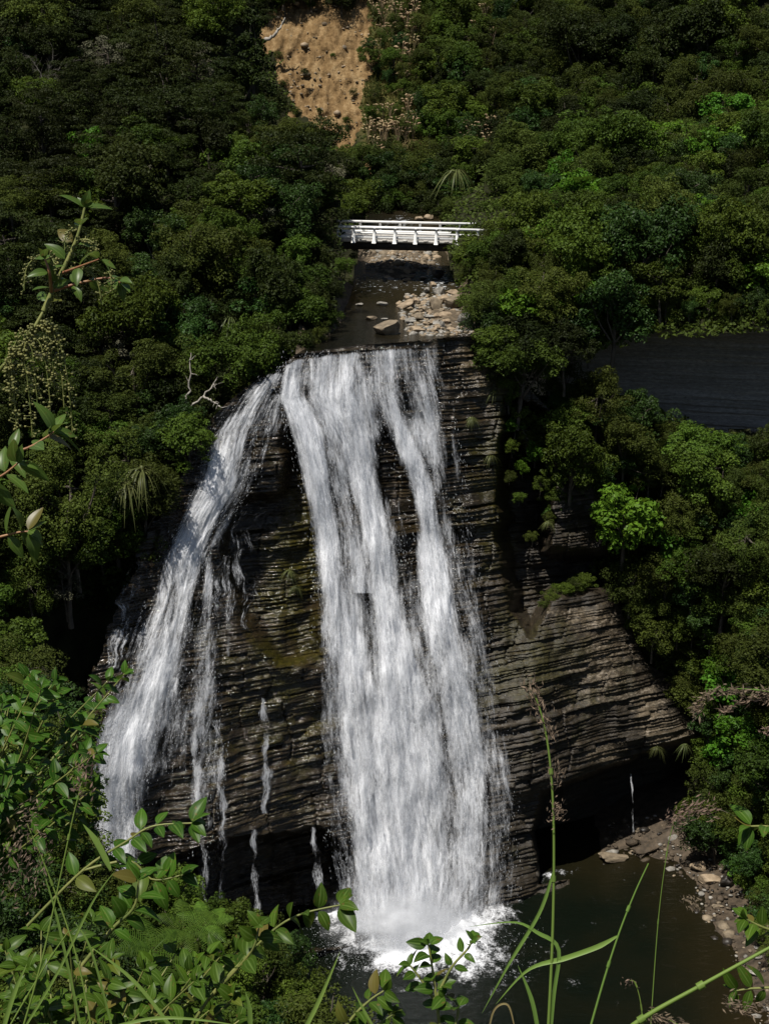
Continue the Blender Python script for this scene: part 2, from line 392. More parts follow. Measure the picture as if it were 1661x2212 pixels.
SLIP = [(556, 45), (600, 20), (640, -60), (806, -60), (808, 60), (800, 150), (782, 220), (774, 300), (744, 330), (712, 290), (650, 262), (622, 215), (596, 120), (566, 90)]
SLIP2 = [(775, 310), (800, 320), (822, 350), (810, 375), (780, 350)]
def slip_f(X, Y):
    return np.maximum(sdf_poly(X, Y, SLIP), sdf_poly(X, Y, SLIP2)) + (fbm(X / 25, Y / 25, 4.0, 4) - 0.5) * 64
GRASSY = [(800, -60), (1090, -60), (1120, 120), (1080, 330), (980, 340), (800, 350), (780, 260)]
hillside('hillside', F_BACK, -300, 1960, -560, 660, 4, None, 0.6, 0.9, 'steep bush-clad back slope with a bare orange slip', slip_f, GRASSY)
hillside('hillside', F_LEFT, -600, 790, -400, 1560, 8, [(-700, -500), (470, -500), (470, 30), (500, 130), (555, 250), (680, 350), (735, 430), (738, 500), (742, 600), (705, 700), (640, 778), (560, 830), (500, 900), (455, 980), (425, 1060), (385, 1170), (330, 1290), (290, 1420), (230, 1560), (-700, 1560)], 0.9, 0.9, 'dark forested left slope beside the falls')
hillside('hillside', F_RIGHT, 950, 1960, 200, 760, 8, [(950, 500), (990, 430), (1080, 330), (1300, 250), (1970, 200), (1970, 712), (1380, 718), (1260, 765), (1130, 765), (1045, 735), (1010, 690), (1000, 560), (960, 500)], 0.9, 0.7, 'forested slope above the right-hand cliff')
hillside('hillside', F_LOWER, 1100, 2020, 790, 1990, 8, [(1120, 860), (1280, 810), (1380, 870), (1500, 925), (1970, 960), (1970, 1990), (1640, 1985), (1560, 1900), (1490, 1800), (1478, 1690), (1530, 1600), (1420, 1510), (1360, 1400), (1310, 1290), (1270, 1190), (1180, 1120), (1110, 990)], 0.9, 0.7, 'bushy slope to the right of the falls')
hillside('hillside', F_NEAR, -400, 760, 1330, 2500, 12, [(-500, 1380), (60, 1395), (130, 1480), (165, 1640), (190, 1790), (260, 1880), (400, 1965), (560, 2010), (660, 2090), (720, 2200), (760, 2520), (-500, 2520)], 0.9, 0.6, 'scrubby near bank at the lower left')

# bank that the photographer stands on (below the picture)
xs = np.linspace(-26, 26, 60); ys = np.linspace(-8, 52, 70); X, Y = np.meshgrid(xs, ys)
Z = np.where(Y < 0.2, 55.35 + 0.05 * (0.2 - Y), 55.35 - 1.13 * (Y - 0.2)) + (fbm(X / 3, Y / 3) - 0.5) * 0.4
o = obj('ground', mesh('ground', np.stack([X, Y, Z], -1), grid_quads(70, 60), smooth=True, mat=M_HILL, attrs={'slip': np.zeros(X.shape), 'grass': np.ones(X.shape) * .4}))
tag(o, 'grassy bank under the foreground plants', None, None, 'structure')

# ------------------------------------------------------------------ the cliff
def wall_base(X, Y):
    d = 99 + 0.0141 * (X - 860) + 0.006 * np.clip(X - 1150, 0, None)
    d = d - 0.9 * np.exp(-((X - 850) / 260) ** 2) * sstep(1000, 1700, Y)            # belly of the main fall
    d = d - 1.2 * sstep(1080, 1600, Y) * sstep(700, 420, X)                          # left shoulder leans out
    d = d + 0.8 * (fbm(X / 160, Y / 200, 8.0, 3) - 0.5) * 2
    return d
def pm(X, Y, poly, wdt, jit=18, sc=40, seed=0.0):
    return sstep(-wdt, wdt, sdf_poly(X, Y, poly) + (fbm(X / sc, Y / sc, seed, 3) - 0.5) * jit)
CAVE_R = [(1165, 1905), (1150, 1800), (1175, 1725), (1240, 1690), (1300, 1668), (1345, 1650), (1400, 1628), (1470, 1606), (1560, 1590), (1560, 1830), (1430, 1835), (1300, 1895)]
CAVE_L = [(300, 1880), (420, 1835), (500, 1822), (560, 1815), (620, 1800), (690, 1790), (760, 1860), (760, 2030), (300, 2060)]
REC_C = [(500, 1100), (540, 1082), (600, 1066), (622, 1000), (628, 930), (655, 960), (672, 1080), (690, 1200), (690, 1420), (600, 1440), (520, 1330), (490, 1190)]
REC_R = [(1095, 870), (1180, 900), (1180, 1190), (1330, 1200), (1320, 1265), (1180, 1290), (1150, 1370), (1110, 1300), (1085, 1150), (1090, 1000)]
RIB = [(805, 905), (870, 960), (908, 1080), (905, 1140), (840, 1142), (815, 1010)]
xs = np.arange(130, 1581, 3.0); ys = np.arange(700, 2120, 1.5)
X, Y = np.meshgrid(xs, ys)
D0 = wall_base(X, Y)
cl, cr_, rc, rr = pm(X, Y, CAVE_L, 7, 22, 50, 1.0), pm(X, Y, CAVE_R, 6, 20, 45, 2.0), pm(X, Y, REC_C, 22, 40, 50, 3.0), pm(X, Y, REC_R, 18, 30, 40, 4.0)
PROM = [(1120, 1400), (1190, 1340), (1300, 1325), (1370, 1400), (1440, 1490), (1530, 1560), (1530, 1610), (1350, 1665), (1200, 1720), (1110, 1700), (1080, 1550)]
pr = pm(X, Y, PROM, 65, 50, 60, 5.0)
RBD = pm(X, Y, RIB, 10, 14, 30, 6.0)
D = D0 + 6.0 * cl + 8.0 * cr_ + 1.8 * rc + 4.6 * rr - 2.0 * pr + 0.9 * RBD
W = P(X, Y, D0)
zt = W[..., 2] + 0.04 * W[..., 0] + 0.22 * (fbm(W[..., 0] / 9, W[..., 2] / 14, 1.0, 2) - 0.5)
# horizontal beds of uneven thickness
tab = np.zeros(6000); z = -10.0; r2 = np.random.default_rng(11); big = 0; zb = -10
bed_id = np.zeros(6000, int); big_id = np.zeros(6000, int); k = 0
while z < 48:
    th = r2.choice([0.07, 0.10, 0.15, 0.21, 0.34], p=[.25, .3, .25, .14, .06]) * r2.uniform(.8, 1.25)
    if z > zb: big = r2.uniform(-.2, .2); zb = z + r2.uniform(.5, 2.6)
    i0, i1 = int((z + 10) * 100), int((z + th + 10) * 100)
    i1 = min(i1, 5999)
    tab[i0:i1] = (-1) ** k * r2.uniform(.015, .085) + big + np.linspace(0.05, -0.05, max(i1 - i0, 1))[:i1 - i0]
    bed_id[i0:i1] = k; big_id[i0:i1] = int(zb * 7); k += 1; z += th
ker = np.ones(5) / 5; tab = np.convolve(tab, ker, 'same')
zi = np.clip(((zt + 10) * 100).astype(int), 0, 5999)
lat = fbm(W[..., 0] * 0.55 + bed_id[zi] * 3.7, bed_id[zi] * 1.31, 0.0, 3)
blocky = np.floor(lat * 9) / 9
relief = tab[zi] * (0.5 + 1.0 * lat) + (blocky - 0.5) * 0.16 + (np.floor(fbm(W[..., 0] * .35 + big_id[zi] * 2.3, big_id[zi] * .9, 3., 2) * 8) / 8 - .5) * .5 + (fbm(W[..., 0] / 1.6, W[..., 2] / .8, 5.0, 4) - 0.5) * 0.22
bid = bed_id[zi]; hsh = lambda a, b: np.modf(np.abs(np.sin(a * 12.9898 + b * 78.233) * 43758.5453))[0]
wb = .7 + 2.2 * hsh(bid, 3.0); col_ = np.floor(W[..., 0] / wb + 9 * hsh(bid, 7.0)); blk = hsh(bid, col_ + .5)
relief = relief + (blk - .5) * .16 * sstep(.35, .65, fbm(W[..., 0] / 4, W[..., 2] / 4, 12., 3)) - .30 * (blk > .93)
jx = W[..., 0] + .25 * np.sin(W[..., 2] * 1.3); big2 = big_id[zi]; jw = 1.6 + 2.5 * hsh(big2, 1.0); jf = np.modf(np.abs(jx / jw + 5 * hsh(big2, 2.0)))[0]
relief = relief - .22 * (jf < .035) * (hsh(big2, np.floor(jx / jw + 5 * hsh(big2, 2.0))) > .45)
WR = P(X, Y, D + (fbm(X / 40, Y / 40, 9.0, 3) - .5) * 0.8)
WR[..., 1] -= relief * (1 - 0.5 * cr_)
# keep below the lip line
LIP = np.array([(130, 985), (300, 985), (440, 925), (480, 880), (540, 832), (600, 800), (640, 768), (720, 757), (800, 748), (925, 738), (1045, 718), (1075, 735), (1100, 800), (1180, 880), (1290, 1000), (1320, 1240), (1345, 1330), (1400, 1440), (1470, 1480), (1540, 1540), (1581, 1560)], float)
lipy = np.interp(X, LIP[:, 0], LIP[:, 1])
keep = (Y > lipy - 4) & (X > np.interp(Y, [900, 1000, 1100, 1200, 1300, 1400, 1500, 1600, 2100], [425, 392, 350, 300, 258, 218, 185, 160, 130]) + (fbm(X / 30, Y / 30, 3., 3) - .5) * 50)
def blob(x, y, rx, ry): return np.exp(-((X - x) / rx) ** 2 - ((Y - y) / ry) ** 2)
dry = 0.05 + 0.75 * blob(1030, 775, 60, 62) + .9 * blob(1455, 1592, 48, 28) + .5 * blob(1395, 1530, 28, 45) + .9 * blob(1305, 1636, 36, 22) + .35 * blob(1440, 1560, 60, 75) + 0.42 * blob(1310, 1390, 90, 60) + 0.45 * blob(1250, 1330, 90, 22) + 0.30 * blob(1060, 1050, 60, 50) + .45 * blob(1060, 870, 25, 50) + .3 * blob(600, 1040, 60, 28) + .35 * blob(1300, 1480, 80, 50) + .3 * blob(560, 1740, 220, 60) + .22 * blob(1200, 1500, 150, 120)  # pale dry beds, plus highlights and lit ledges painted as lighter rock
moss = 0.25 + 0.45 * blob(640, 1260, 70, 180) + 0.45 * blob(1150, 1450, 150, 130) + 0.5 * blob(1070, 1080, 70, 170) + 0.3 * blob(600, 1540, 200, 200) + .4 * blob(1080, 830, 60, 60) + .4 * blob(640, 1150, 40, 120) - 0.5 * blob(1440, 1560, 70, 75) - 0.4 * blob(1000, 770, 70, 50)
wet = 0.35 + 0.65 * sstep(1100, 900, X) - 0.2 * cr_
wet = np.clip(wet + 0.3 * blob(1040, 1000, 120, 400) - .5 * blob(1440, 1560, 80, 80), 0, 1)
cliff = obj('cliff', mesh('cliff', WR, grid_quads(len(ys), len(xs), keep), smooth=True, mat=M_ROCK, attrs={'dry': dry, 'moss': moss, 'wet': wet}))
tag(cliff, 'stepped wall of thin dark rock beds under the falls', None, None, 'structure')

# shaded cliff band at the right, behind the trees
xs = np.arange(1180, 1961, 4.0); ys = np.arange(660, 1010, 2.0); X, Y = np.meshgrid(xs, ys)
d = 110.5 - 0.004 * (X - 1180) + 1.5 * sstep(690, 760, Y) + .3 * (fbm(X / 60, Y / 60, 3.) - .5)
Wk = P(X, Y, d); zz = Wk[..., 2] + 0.05 * Wk[..., 0] + 0.4 * (fbm(Wk[..., 0] / 5, Wk[..., 2] / 5, 1.) - .5)
zi = np.clip(((zz + 10) * 60).astype(int), 0, 5999)
Wk[..., 1] -= tab[zi] * 1.6 + (fbm(Wk[..., 0] / 2, Wk[..., 2] / 1.2, 3., 4) - .5) * 0.6
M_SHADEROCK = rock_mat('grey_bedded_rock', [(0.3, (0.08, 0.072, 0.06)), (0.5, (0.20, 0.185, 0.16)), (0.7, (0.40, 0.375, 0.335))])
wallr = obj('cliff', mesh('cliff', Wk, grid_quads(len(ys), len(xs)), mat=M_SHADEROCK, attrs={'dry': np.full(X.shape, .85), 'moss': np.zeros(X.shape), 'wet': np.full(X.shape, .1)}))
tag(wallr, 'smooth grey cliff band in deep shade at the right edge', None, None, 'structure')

# ------------------------------------------------------------------ water of the falls
WN = {}
def streams_density(X, Y, streams):
    D = np.zeros(X.shape)
    for pts in streams:
        p = np.array(pts, float)                    # py, cx, halfwidth, strength
        o = np.argsort(p[:, 0]); p = p[o]
        cx = np.interp(Y, p[:, 0], p[:, 1]); hw = np.interp(Y, p[:, 0], p[:, 2]); s = np.interp(Y, p[:, 0], p[:, 3], left=0, right=0)
        D = np.maximum(D, s * np.exp(-np.abs((X - cx) / hw) ** 2.6 * 0.9))
    return D
MAIN = [
 [(775, 640, 30, .6), (800, 622, 32, .7), (850, 626, 34, .85), (930, 668, 40, 1.0), (1040, 683, 30, .95), (1140, 705, 32, .85), (1240, 718, 36, .8), (1300, 735, 48, .75), (1450, 760, 60, .72), (1600, 790, 80, .75), (1800, 820, 85, .75), (2040, 830, 80, .75)],
 [(757, 720, 85, .60), (830, 730, 95, .66), (900, 745, 80, .78), (950, 765, 52, .8), (1040, 780, 32, .85), (1140, 810, 36, .85), (1240, 828, 34, .85), (1340, 842, 40, .88), (1440, 860, 62, .9), (1550, 868, 105, .85), (1700, 875, 115, .85), (1850, 882, 115, .78), (2040, 885, 110, .85)],
 [(748, 840, 60, .54), (830, 828, 42, .52), (890, 845, 26, .72), (950, 872, 25, .85), (1040, 911, 22, .9), (1140, 929, 23, .92), (1240, 938, 38, .85), (1340, 948, 50, .82), (1450, 980, 52, .75), (1600, 1000, 56, .7), (1750, 1010, 55, .66), (1900, 1000, 60, .6), (2040, 990, 60, .5)],
 [(742, 885, 55, .45), (800, 900, 52, .46), (880, 922, 40, .52), (938, 915, 44, .62), (1000, 940, 22, .42), (1100, 958, 20, .36), (1250, 985, 28, .30), (1400, 1020, 36, .36), (1550, 1045, 36, .38), (1700, 1060, 34, .38), (1960, 1065, 34, .36)],
 [(930, 850, 90, .08), (1100, 850, 90, .10), (1200, 850, 110, .24), (1300, 860, 150, .36), (1400, 865, 160, .44), (1500, 870, 165, .52), (2040, 880, 165, .56)],
 [(900, 712, 50, .6), (1000, 730, 42, .55), (1100, 752, 40, .46), (1200, 775, 46, .56), (1280, 785, 54, .66)],
 [(900, 980, 12, .2), (1000, 990, 18, .25), (1200, 1010, 22, .22), (1400, 1060, 22, .25), (1600, 1090, 22, .25), (1940, 1100, 26, .28)],
]
LEFT = [
 [(800, 610, 22, .6), (840, 568, 34, .55), (880, 538, 42, .5), (930, 503, 44, .58), (1000, 482, 44, .82), (1060, 468, 46, .9), (1100, 450, 44, .9), (1150, 424, 38, .88), (1220, 398, 40, .8), (1300, 376, 46, .62), (1400, 348, 60, .6), (1470, 335, 58, .8), (1540, 302, 64, .95), (1620, 272, 66, .95), (1700, 255, 58, .82), (1780, 248, 50, .78), (1840, 252, 42, .75), (1900, 270, 36, .75), (2110, 285, 40, .75)],  # weaker near the top: thinner flow plus a painted tree shadow
 [(850, 596, 46, .36), (920, 575, 46, .36), (1000, 535, 34, .3), (1060, 515, 28, .42), (1120, 482, 18, .45), (1180, 460, 12, .35)],
 [(1190, 450, 10, .28), (1250, 452, 11, .72), (1330, 450, 14, .4), (1400, 440, 32, .42), (1500, 445, 34, .42), (1600, 450, 44, .40), (1720, 450, 42, .36), (1880, 450, 40, 0)],
 [(1300, 330, 90, .30), (1500, 340, 110, .34), (1640, 320, 110, .34), (1780, 310, 100, 0)],
 [(1180, 525, 8, .3), (1300, 530, 10, .4), (1400, 530, 10, .3)], [(1200, 490, 8, .3), (1330, 495, 9, .36), (1420, 497, 9, .25)],
]
def fall_sheet(name, edges, streams, layers, parent, nu, nv, vis_off, uvw, lipfit=False):
    e = np.array(edges, float)                     # py, left, right
    ys = np.linspace(e[0, 0], e[-1, 0], nv)
    l = np.interp(ys, e[:, 0], e[:, 1]); r = np.interp(ys, e[:, 0], e[:, 2])
    t = np.linspace(0, 1, nu)
    X = l[:, None] + (r - l)[:, None] * t[None]; Y = np.repeat(ys[:, None], nu, 1)
    if lipfit: Y = Y + (np.interp(X, [600, 640, 720, 800, 925], [795, 768, 757, 748, 740]) - ys[0]) * np.clip(1 - (Y - ys[0]) / 150, 0, 1)
    de0 = streams_density(X, Y, streams)
    # distance run along the fall in metres
    ds = np.hypot(np.gradient((l + r) / 2), np.gradient(ys)) / 32.0
    V = np.repeat(np.cumsum(ds)[:, None], nu, 1); U = np.repeat((t * uvw)[None], nv, 0)
    edge = sstep(0, .06, t) * sstep(1, .94, t); edge = edge[None] * sstep(0, .012, np.linspace(0, 1, nv))[:, None] * (sstep(1.0, .975, np.linspace(0, 1, nv))[:, None] if lipfit else 1)
    for k, (off, add, mul, mat, amp) in enumerate(layers):
        d = wall_base(X, Y) - vis_off - off - amp * (fbm(U * 0.9 + 9 * k, V * 0.22, k * 3.3, 4) - .5) * 2
        de = np.clip(de0 * mul + add * (de0 > .05), 0, 1.2) * edge - 0.35 * (1 - edge) - .3 * sstep(.15, 0, de0)
        me = mesh(name, P(X, Y, d), grid_quads(nv, nu), smooth=True, mat=mat, attrs={'dens': de}, uv=np.stack([U, V], -1))
        obj('water_curtain', me, parent)
def flakes(name, edges, streams, parent, n, spread, off, seed, lmin=.08, lmax=.4, wmin=.02, wmax=.055, power=1.0):
    r = np.random.default_rng(seed); e = np.array(edges, float)
    py = r.uniform(e[0, 0], e[-1, 0], n * 4); t = r.random(n * 4)
    l = np.interp(py, e[:, 0], e[:, 1]); rr = np.interp(py, e[:, 0], e[:, 2]); px = l + (rr - l) * t
    de = streams_density(px, py, streams)
    # clumps that follow the flow
    cl = fbm(t * 40, py / 60, 2.0, 3)
    keep = r.random(n * 4) < np.clip(de, 0, 1) ** power * np.clip((cl - .3) * 2.5, 0.05, 1) * (rr - l) / np.max(rr - l) * 1.4
    px, py, t, l, rr = px[keep][:n], py[keep][:n], t[keep][:n], l[keep][:n], rr[keep][:n]; m = len(px)
    l2 = np.interp(py + 8, e[:, 0], e[:, 1]); r2_ = np.interp(py + 8, e[:, 0], e[:, 2])
    d0 = wall_base(px, py) - off - r.random(m) * spread
    a = P(px, py, d0); b = P(l2 + (r2_ - l2) * t, py + 8, d0)
    f = b - a; f /= np.linalg.norm(f, axis=1)[:, None]
    s = r.normal(size=(m, 3)); s -= (s * f).sum(1)[:, None] * f; s /= np.linalg.norm(s, axis=1)[:, None]
    ln = r.uniform(lmin, lmax, m)[:, None]; wd = r.uniform(wmin, wmax, m)[:, None]
    v = np.stack([a - f * ln / 2, a + s * wd / 2, a + f * ln / 2, a - s * wd / 2], 1)
    obj(name, mesh(name, v.reshape(-1, 3), np.arange(m * 4).reshape(-1, 4), mat=M_DROP), parent)

WM1 = water_mat('white_water', 1.0, 0.0, 2.6, .23, .95, amax=.93); WM2 = water_mat('white_water_front', 1.2, 7.0, 3.4, 0.50, 1.15, amax=.88)
WM3 = water_mat('thin_water', 1.6, 3.0, 4.8, 0.36, 1.05, amax=.7)
WM4 = water_mat('spray_veil', .35, 1.0, 1.3, .08, 1.15, amax=.62, bump=.2, along=(.55, 1.3, 3.))
main = empty('waterfall', P(885, 1995, depth_at_z(1995, 0)), 'tall broad main waterfall fanning out into the plunge pool', 'waterfall')
main_edges = [(742, 600, 960), (775, 598, 965), (850, 588, 985), (930, 612, 1000), (1050, 640, 1015), (1150, 658, 1030), (1300, 668, 1055), (1450, 672, 1085), (1600, 676, 1112), (1750, 688, 1130), (1900, 712, 1130), (2036, 730, 1105)]
def keepworld(parent):
    # children were built in world coordinates: shift them under their empty
    for c in COL.objects:
        if c.parent == parent: c.location = -Vector(parent.location)
fall_sheet('water_curtain', main_edges, MAIN, [(0.0, 0.05, 1.03, WM1, .35), (0.55, 0, 1.0, WM2, .5)], main, 170, 420, .8, 14, True)
flakes('spray', main_edges, MAIN, main, 16000, 1.3, .4, 1, .05, .2, .012, .03)
for k in range(3):                                   # drifting veils of spray round the foot
    gx = np.linspace(690, 1110, 60); gy = np.linspace(1850, 2062, 50); X, Y = np.meshgrid(gx, gy)
    a_ = (X - 890) / 200.0
    dz = wall_base(X, Y * 0 + 1950) - 1.3 - 1.1 * k + 2.0 * a_ ** 2 + .5 * fbm(X / 50, Y / 50, 3.3 * k, 3)
    de = 1.0 * np.exp(-np.abs((X - 890) / (150 - 8 * k)) ** 2.2 - np.abs((Y - 1988) / 58) ** 2.0)
    pt = P(X, Y, dz); de = de * sstep(-.1, .4, pt[..., 2])
    obj('spray_veil', mesh('spray_veil', pt, grid_quads(50, 60), smooth=True, mat=WM4, attrs={'dens': de}, uv=np.stack([X / 32 + 5 * k, Y / 32], -1)), main)
keepworld(main)
left = empty('waterfall', P(250, 1850, 89), 'narrower left waterfall sliding down over stepped rock', 'waterfall')
left_edges = [(795, 560, 650), (840, 500, 655), (880, 462, 650), (930, 428, 640), (1000, 412, 620), (1060, 398, 600), (1120, 366, 560), (1200, 330, 520), (1300, 300, 510), (1400, 262, 510), (1500, 222, 510), (1600, 195, 500), (1700, 182, 490), (1850, 190, 480), (2110, 200, 470)]
fall_sheet('water_curtain', left_edges, LEFT, [(0.0, 0.03, 1.0, WM1, .3), (0.5, 0, 1.0, WM2, .4)], left, 110, 360, .65, 8)
flakes('spray', left_edges, LEFT, left, 7000, 1.0, .35, 2, .05, .2, .012, .03)
keepworld(left)

TRICK = [
 ('thin broken trickle beside the left waterfall, running off the lowest ledge', [(1500, 430, 8), (1620, 418, 9), (1720, 425, 8), (1830, 442, 10), (1990, 445, 9)], .62),
 ('second thin trickle right of the longest one under the left ledge', [(1550, 470, 9), (1700, 480, 9), (1830, 482, 10), (1960, 480, 8)], .5),
 ('short white trickle halfway down the dark rock between the falls', [(1505, 566, 5), (1560, 572, 9), (1700, 572, 10), (1760, 570, 7)], .6),
 ('faint trickle under the overhang between the two waterfalls', [(1790, 549, 6), (1850, 550, 7), (1970, 552, 7)], .62),
 ('faint trickle hugging the left edge of the main waterfall above the pool', [(1785, 676, 5), (1840, 682, 8), (1930, 690, 9)], .6),
 ('wispy trickle in the shade left of the left waterfall', [(1210, 300, 14), (1300, 278, 20), (1400, 262, 22), (1450, 250, 18)], .42),
 ('thin drip line in the dark recess under the left ledge', [(1080, 520, 40), (1150, 500, 50), (1300, 500, 50), (1360, 500, 45)], .3),
 ('hair-thin drip falling across the mouth of the right cave', [(1670, 1363, 2.5), (1800, 1366, 3)], .7),
]
for lab, pts, st in TRICK:
    p = np.array(pts, float)
    yy = np.arange(pts[0][0], pts[-1][0] + 1, 9.0); cx_ = np.interp(yy, p[:, 0], p[:, 1]) + (fbm(yy / 28, p[0, 1], 1., 3) - .5) * min(16, 2.2 * p[0, 2]); hw_ = np.interp(yy, p[:, 0], p[:, 2]) * (.45 + 1.1 * fbm(yy / 22, p[0, 1], 5., 2))
    e = [(a, b - 2.2 * c, b + 2.2 * c) for a, b, c in zip(yy, cx_, hw_)]
    stx = [[(a, b, c, st * (.85 + .4 * float(fbm(a / 16, 2., p[0, 1], 2)))) for a, b, c in zip(yy, cx_, hw_)]]
    t = empty('trickle', P(p[-1, 1], p[-1, 0], wall_base(p[-1, 1], p[-1, 0]) - .3), lab, 'trickle', None)
    fall_sheet('water_curtain', e, stx, [(0, 0, 1.0, WM3, .12)], t, 14, 120, .32, float(p[:, 2].mean() * 4.4 / 32))
    keepworld(t)

# ------------------------------------------------------------------ pool, foam, mist
SHORE = [(1285, 1868), (1345, 1842), (1400, 1846), (1450, 1868), (1490, 1905), (1520, 1970), (1580, 2050), (1610, 2110), (1640, 2170), (1700, 2330)]
xs = np.linspace(-70, 70, 180); ys = np.linspace(45, 135, 160); X, Y = np.meshgrid(xs, ys)
shl = sstep(6, 26, X) * sstep(92, 70, Y) * .8
shw = [tuple(P(a, b, depth_at_z(b, 0))[:2]) for a, b in SHORE] + [(60, 60), (60, 140), (20, 140)]
sd = sdf_poly(X, Y, shw)
shl = np.clip(shl * .55 + sstep(-6, 0, sd) * .5, 0, 1)
o = obj('water', mesh('water', np.stack([X, Y, np.zeros(X.shape)], -1), grid_quads(160, 180), smooth=True, mat=pool_mat('pool_water', (0.0032, 0.0050, 0.0030), (0.016, 0.0115, 0.0045), 1.1, .5), attrs={'shallow': shl}))
tag(o, 'dark plunge pool under the falls', None, None, 'structure')

M_FOAM = water_mat('foam', 0.5, 2.0, 3.4, 0.34, 0.95, bump=.3)
xs = np.arange(560, 1461, 4.0); ys = np.arange(1855, 2260, 3.0); X, Y = np.meshgrid(xs, ys)
def bl(x, y, rx, ry, p=2.0): return np.exp(-(((X - x) / rx) ** 2 + ((Y - y) / ry) ** 2) ** (p / 2))
fd = 1.05 * bl(895, 2005, 170, 50, 2.6) + .75 * bl(915, 2060, 150, 50, 2.4) + .6 * bl(710, 1978, 80, 12) + .42 * bl(1070, 1965, 80, 30)
ln = np.interp(X, [1050, 1130, 1200, 1290, 1330], [1950, 1915, 1890, 1868, 1862])
fd = np.maximum(fd, .5 * np.exp(-((Y - ln) / (5 + .05 * (1320 - X))) ** 2) * sstep(1040, 1080, X) * sstep(1320, 1200, X))
fd = fd + .3 * bl(1020, 2110, 240, 70) - .02
W3 = P(X, Y, depth_at_z(Y, 0.05))
W3[..., 2] += 0.75 * np.clip(fd, 0, 1) * fbm(W3[..., 0] * 1.5, W3[..., 1] * 1.5, 0., 3)
fo = obj('foam', mesh('foam', W3, grid_quads(len(ys), len(xs)), smooth=True, mat=M_FOAM, attrs={'dens': np.clip(fd, 0, 1.1)}, uv=W3[..., :2] * np.array([1.0, 2.0])))
tag(fo, 'white foam churned up where the main fall hits the pool', None, None, 'stuff')
# splash drops thrown up at the foot
r = np.random.default_rng(5); n = 18000
px = r.normal(890, 80, n); h = np.abs(r.normal(0, 1.3, n)) * (0.3 + r.random(n)); dy = r.normal(0, 1.6, n)
bz = depth_at_z(2005, 0)
a = P(px, np.full(n, 2005.0), bz); a[:, 1] += dy - 1.2 - .25 * np.abs(a[:, 0] - 1.8); a[:, 2] = h + .03
s1 = r.normal(size=(n, 3)) * .013; s2 = r.normal(size=(n, 3)) * .013
v = np.stack([a - s1, a + s2, a + s1, a - s2], 1)
sp = obj('spray', mesh('spray', v.reshape(-1, 3), np.arange(n * 4).reshape(-1, 4), mat=M_DROP)); tag(sp, 'fine spray thrown up at the foot of the main fall', None, None, 'stuff')

# soft mist cloud at the foot of the fall
def mist_mat():
    m, n, L = newmat('mist')
    tc = n.new('ShaderNodeTexCoord')
    gr = n.new('ShaderNodeVectorMath'); gr.operation = 'LENGTH'; L.new(tc.outputs['Object'], gr.inputs[0])
    f = N(n, 'ShaderNodeMapRange'); f.inputs[1].default_value = 1.0; f.inputs[2].default_value = 0.15; f.interpolation_type = 'SMOOTHSTEP'; L.new(gr.outputs['Value'], f.inputs[0])
    nz = noise(n, L, tc.outputs['Object'], 2.2, 3)
    dn = math_(n, L, 'MULTIPLY', math_(n, L, 'MULTIPLY', f.outputs[0], math_(n, L, 'MULTIPLY', nz, 1.6)), 0.07)
    v = n.new('ShaderNodeVolumePrincipled'); v.inputs['Color'].default_value = (.93, .95, .97, 1); L.new(dn, v.inputs['Density']); v.inputs['Anisotropy'].default_value = 0.2
    o = n.new('ShaderNodeOutputMaterial'); L.new(v.outputs[0], o.inputs['Volume']); return m
import bmesh
def ico(sub):
    b = bmesh.new(); bmesh.ops.create_icosphere(b, subdivisions=sub, radius=1.0)
    v = np.array([x.co[:] for x in b.verts]); f = np.array([[q.index for q in p.verts] for p in b.faces]); b.free(); return v, f
v, f = ico(3); v = v.copy(); v[:, 2] = np.maximum(v[:, 2], -0.28)
mi = obj('mist', mesh('mist', v, None, f, True, mist_mat())); mi.scale = (7.2, 3.6, 4.6); c = P(890, 2000, bz); mi.location = (c[0], c[1] - 1.8, 1.35)
tag(mi, 'thin mist hanging over the foot of the main fall', None, None, 'stuff')

# shore at the right of the pool
xs = np.linspace(8, 60, 150); ys = np.linspace(60, 122, 170); X, Y = np.meshgrid(xs, ys)
sd = sdf_poly(X, Y, shw)
Z = np.clip(sd, -3, 30) * .22 + (fbm(X / 1.5, Y / 1.5, 2., 4) - .5) * .5 * sstep(-2, 1, sd) - .05
o = obj('shore', mesh('shore', np.stack([X, Y, Z], -1), grid_quads(170, 150), smooth=True, mat=M_SHORE)); tag(o, 'stony shore at the right of the pool', None, None, 'structure')

# ------------------------------------------------------------------ stream above the falls
def stream_z(d):
    return np.interp(d, [90, 104, 110, 114, 118, 123, 128, 136, 150], [37, 37.0, 37.15, 37.5, 38.5, 39.3, 39.9, 41.2, 43])
def G(px, py, dz=0.0):
    """depth where the sight line meets the stream bed"""
    v = (py - 1106) / FPX; lo, hi = 94.0, 150.0
    g = lambda d: CAMZ - (SP + v * CP) * d - (stream_z(d) + dz)
    for _ in range(50):
        m = (lo + hi) / 2
        if g(m) > 0: lo = m
        else: hi = m
    return lo
bx = np.linspace(-14, 14, 110); dd = np.linspace(94, 147, 170); U, Dd = np.meshgrid(bx, dd)
ctr = np.interp(Dd, [94, 104, 112, 120, 130, 147], [0.8, 1.8, 1.5, 1.5, 1.6, 2.2])
def xyz_from_d(x, d, z):
    # point with lateral x, view depth d, height z
    yy = (d + (z - CAMZ) * SP) / CP       # d = y*CP + (CAMZ-z)*SP
    return np.stack(np.broadcast_arrays(x, yy, z), -1)
def lip_d(px): return np.interp(px, [540, 600, 640, 720, 800, 925, 1045, 1080], [depth_at_z(y, 37) for y in (775, 770, 768, 757, 748, 738, 718, 716)])
half = np.interp(Dd, [94, 104, 112, 120, 130, 147], [7.5, 5.5, 4.5, 4.2, 3.6, 4])
off = np.abs(U - ctr)
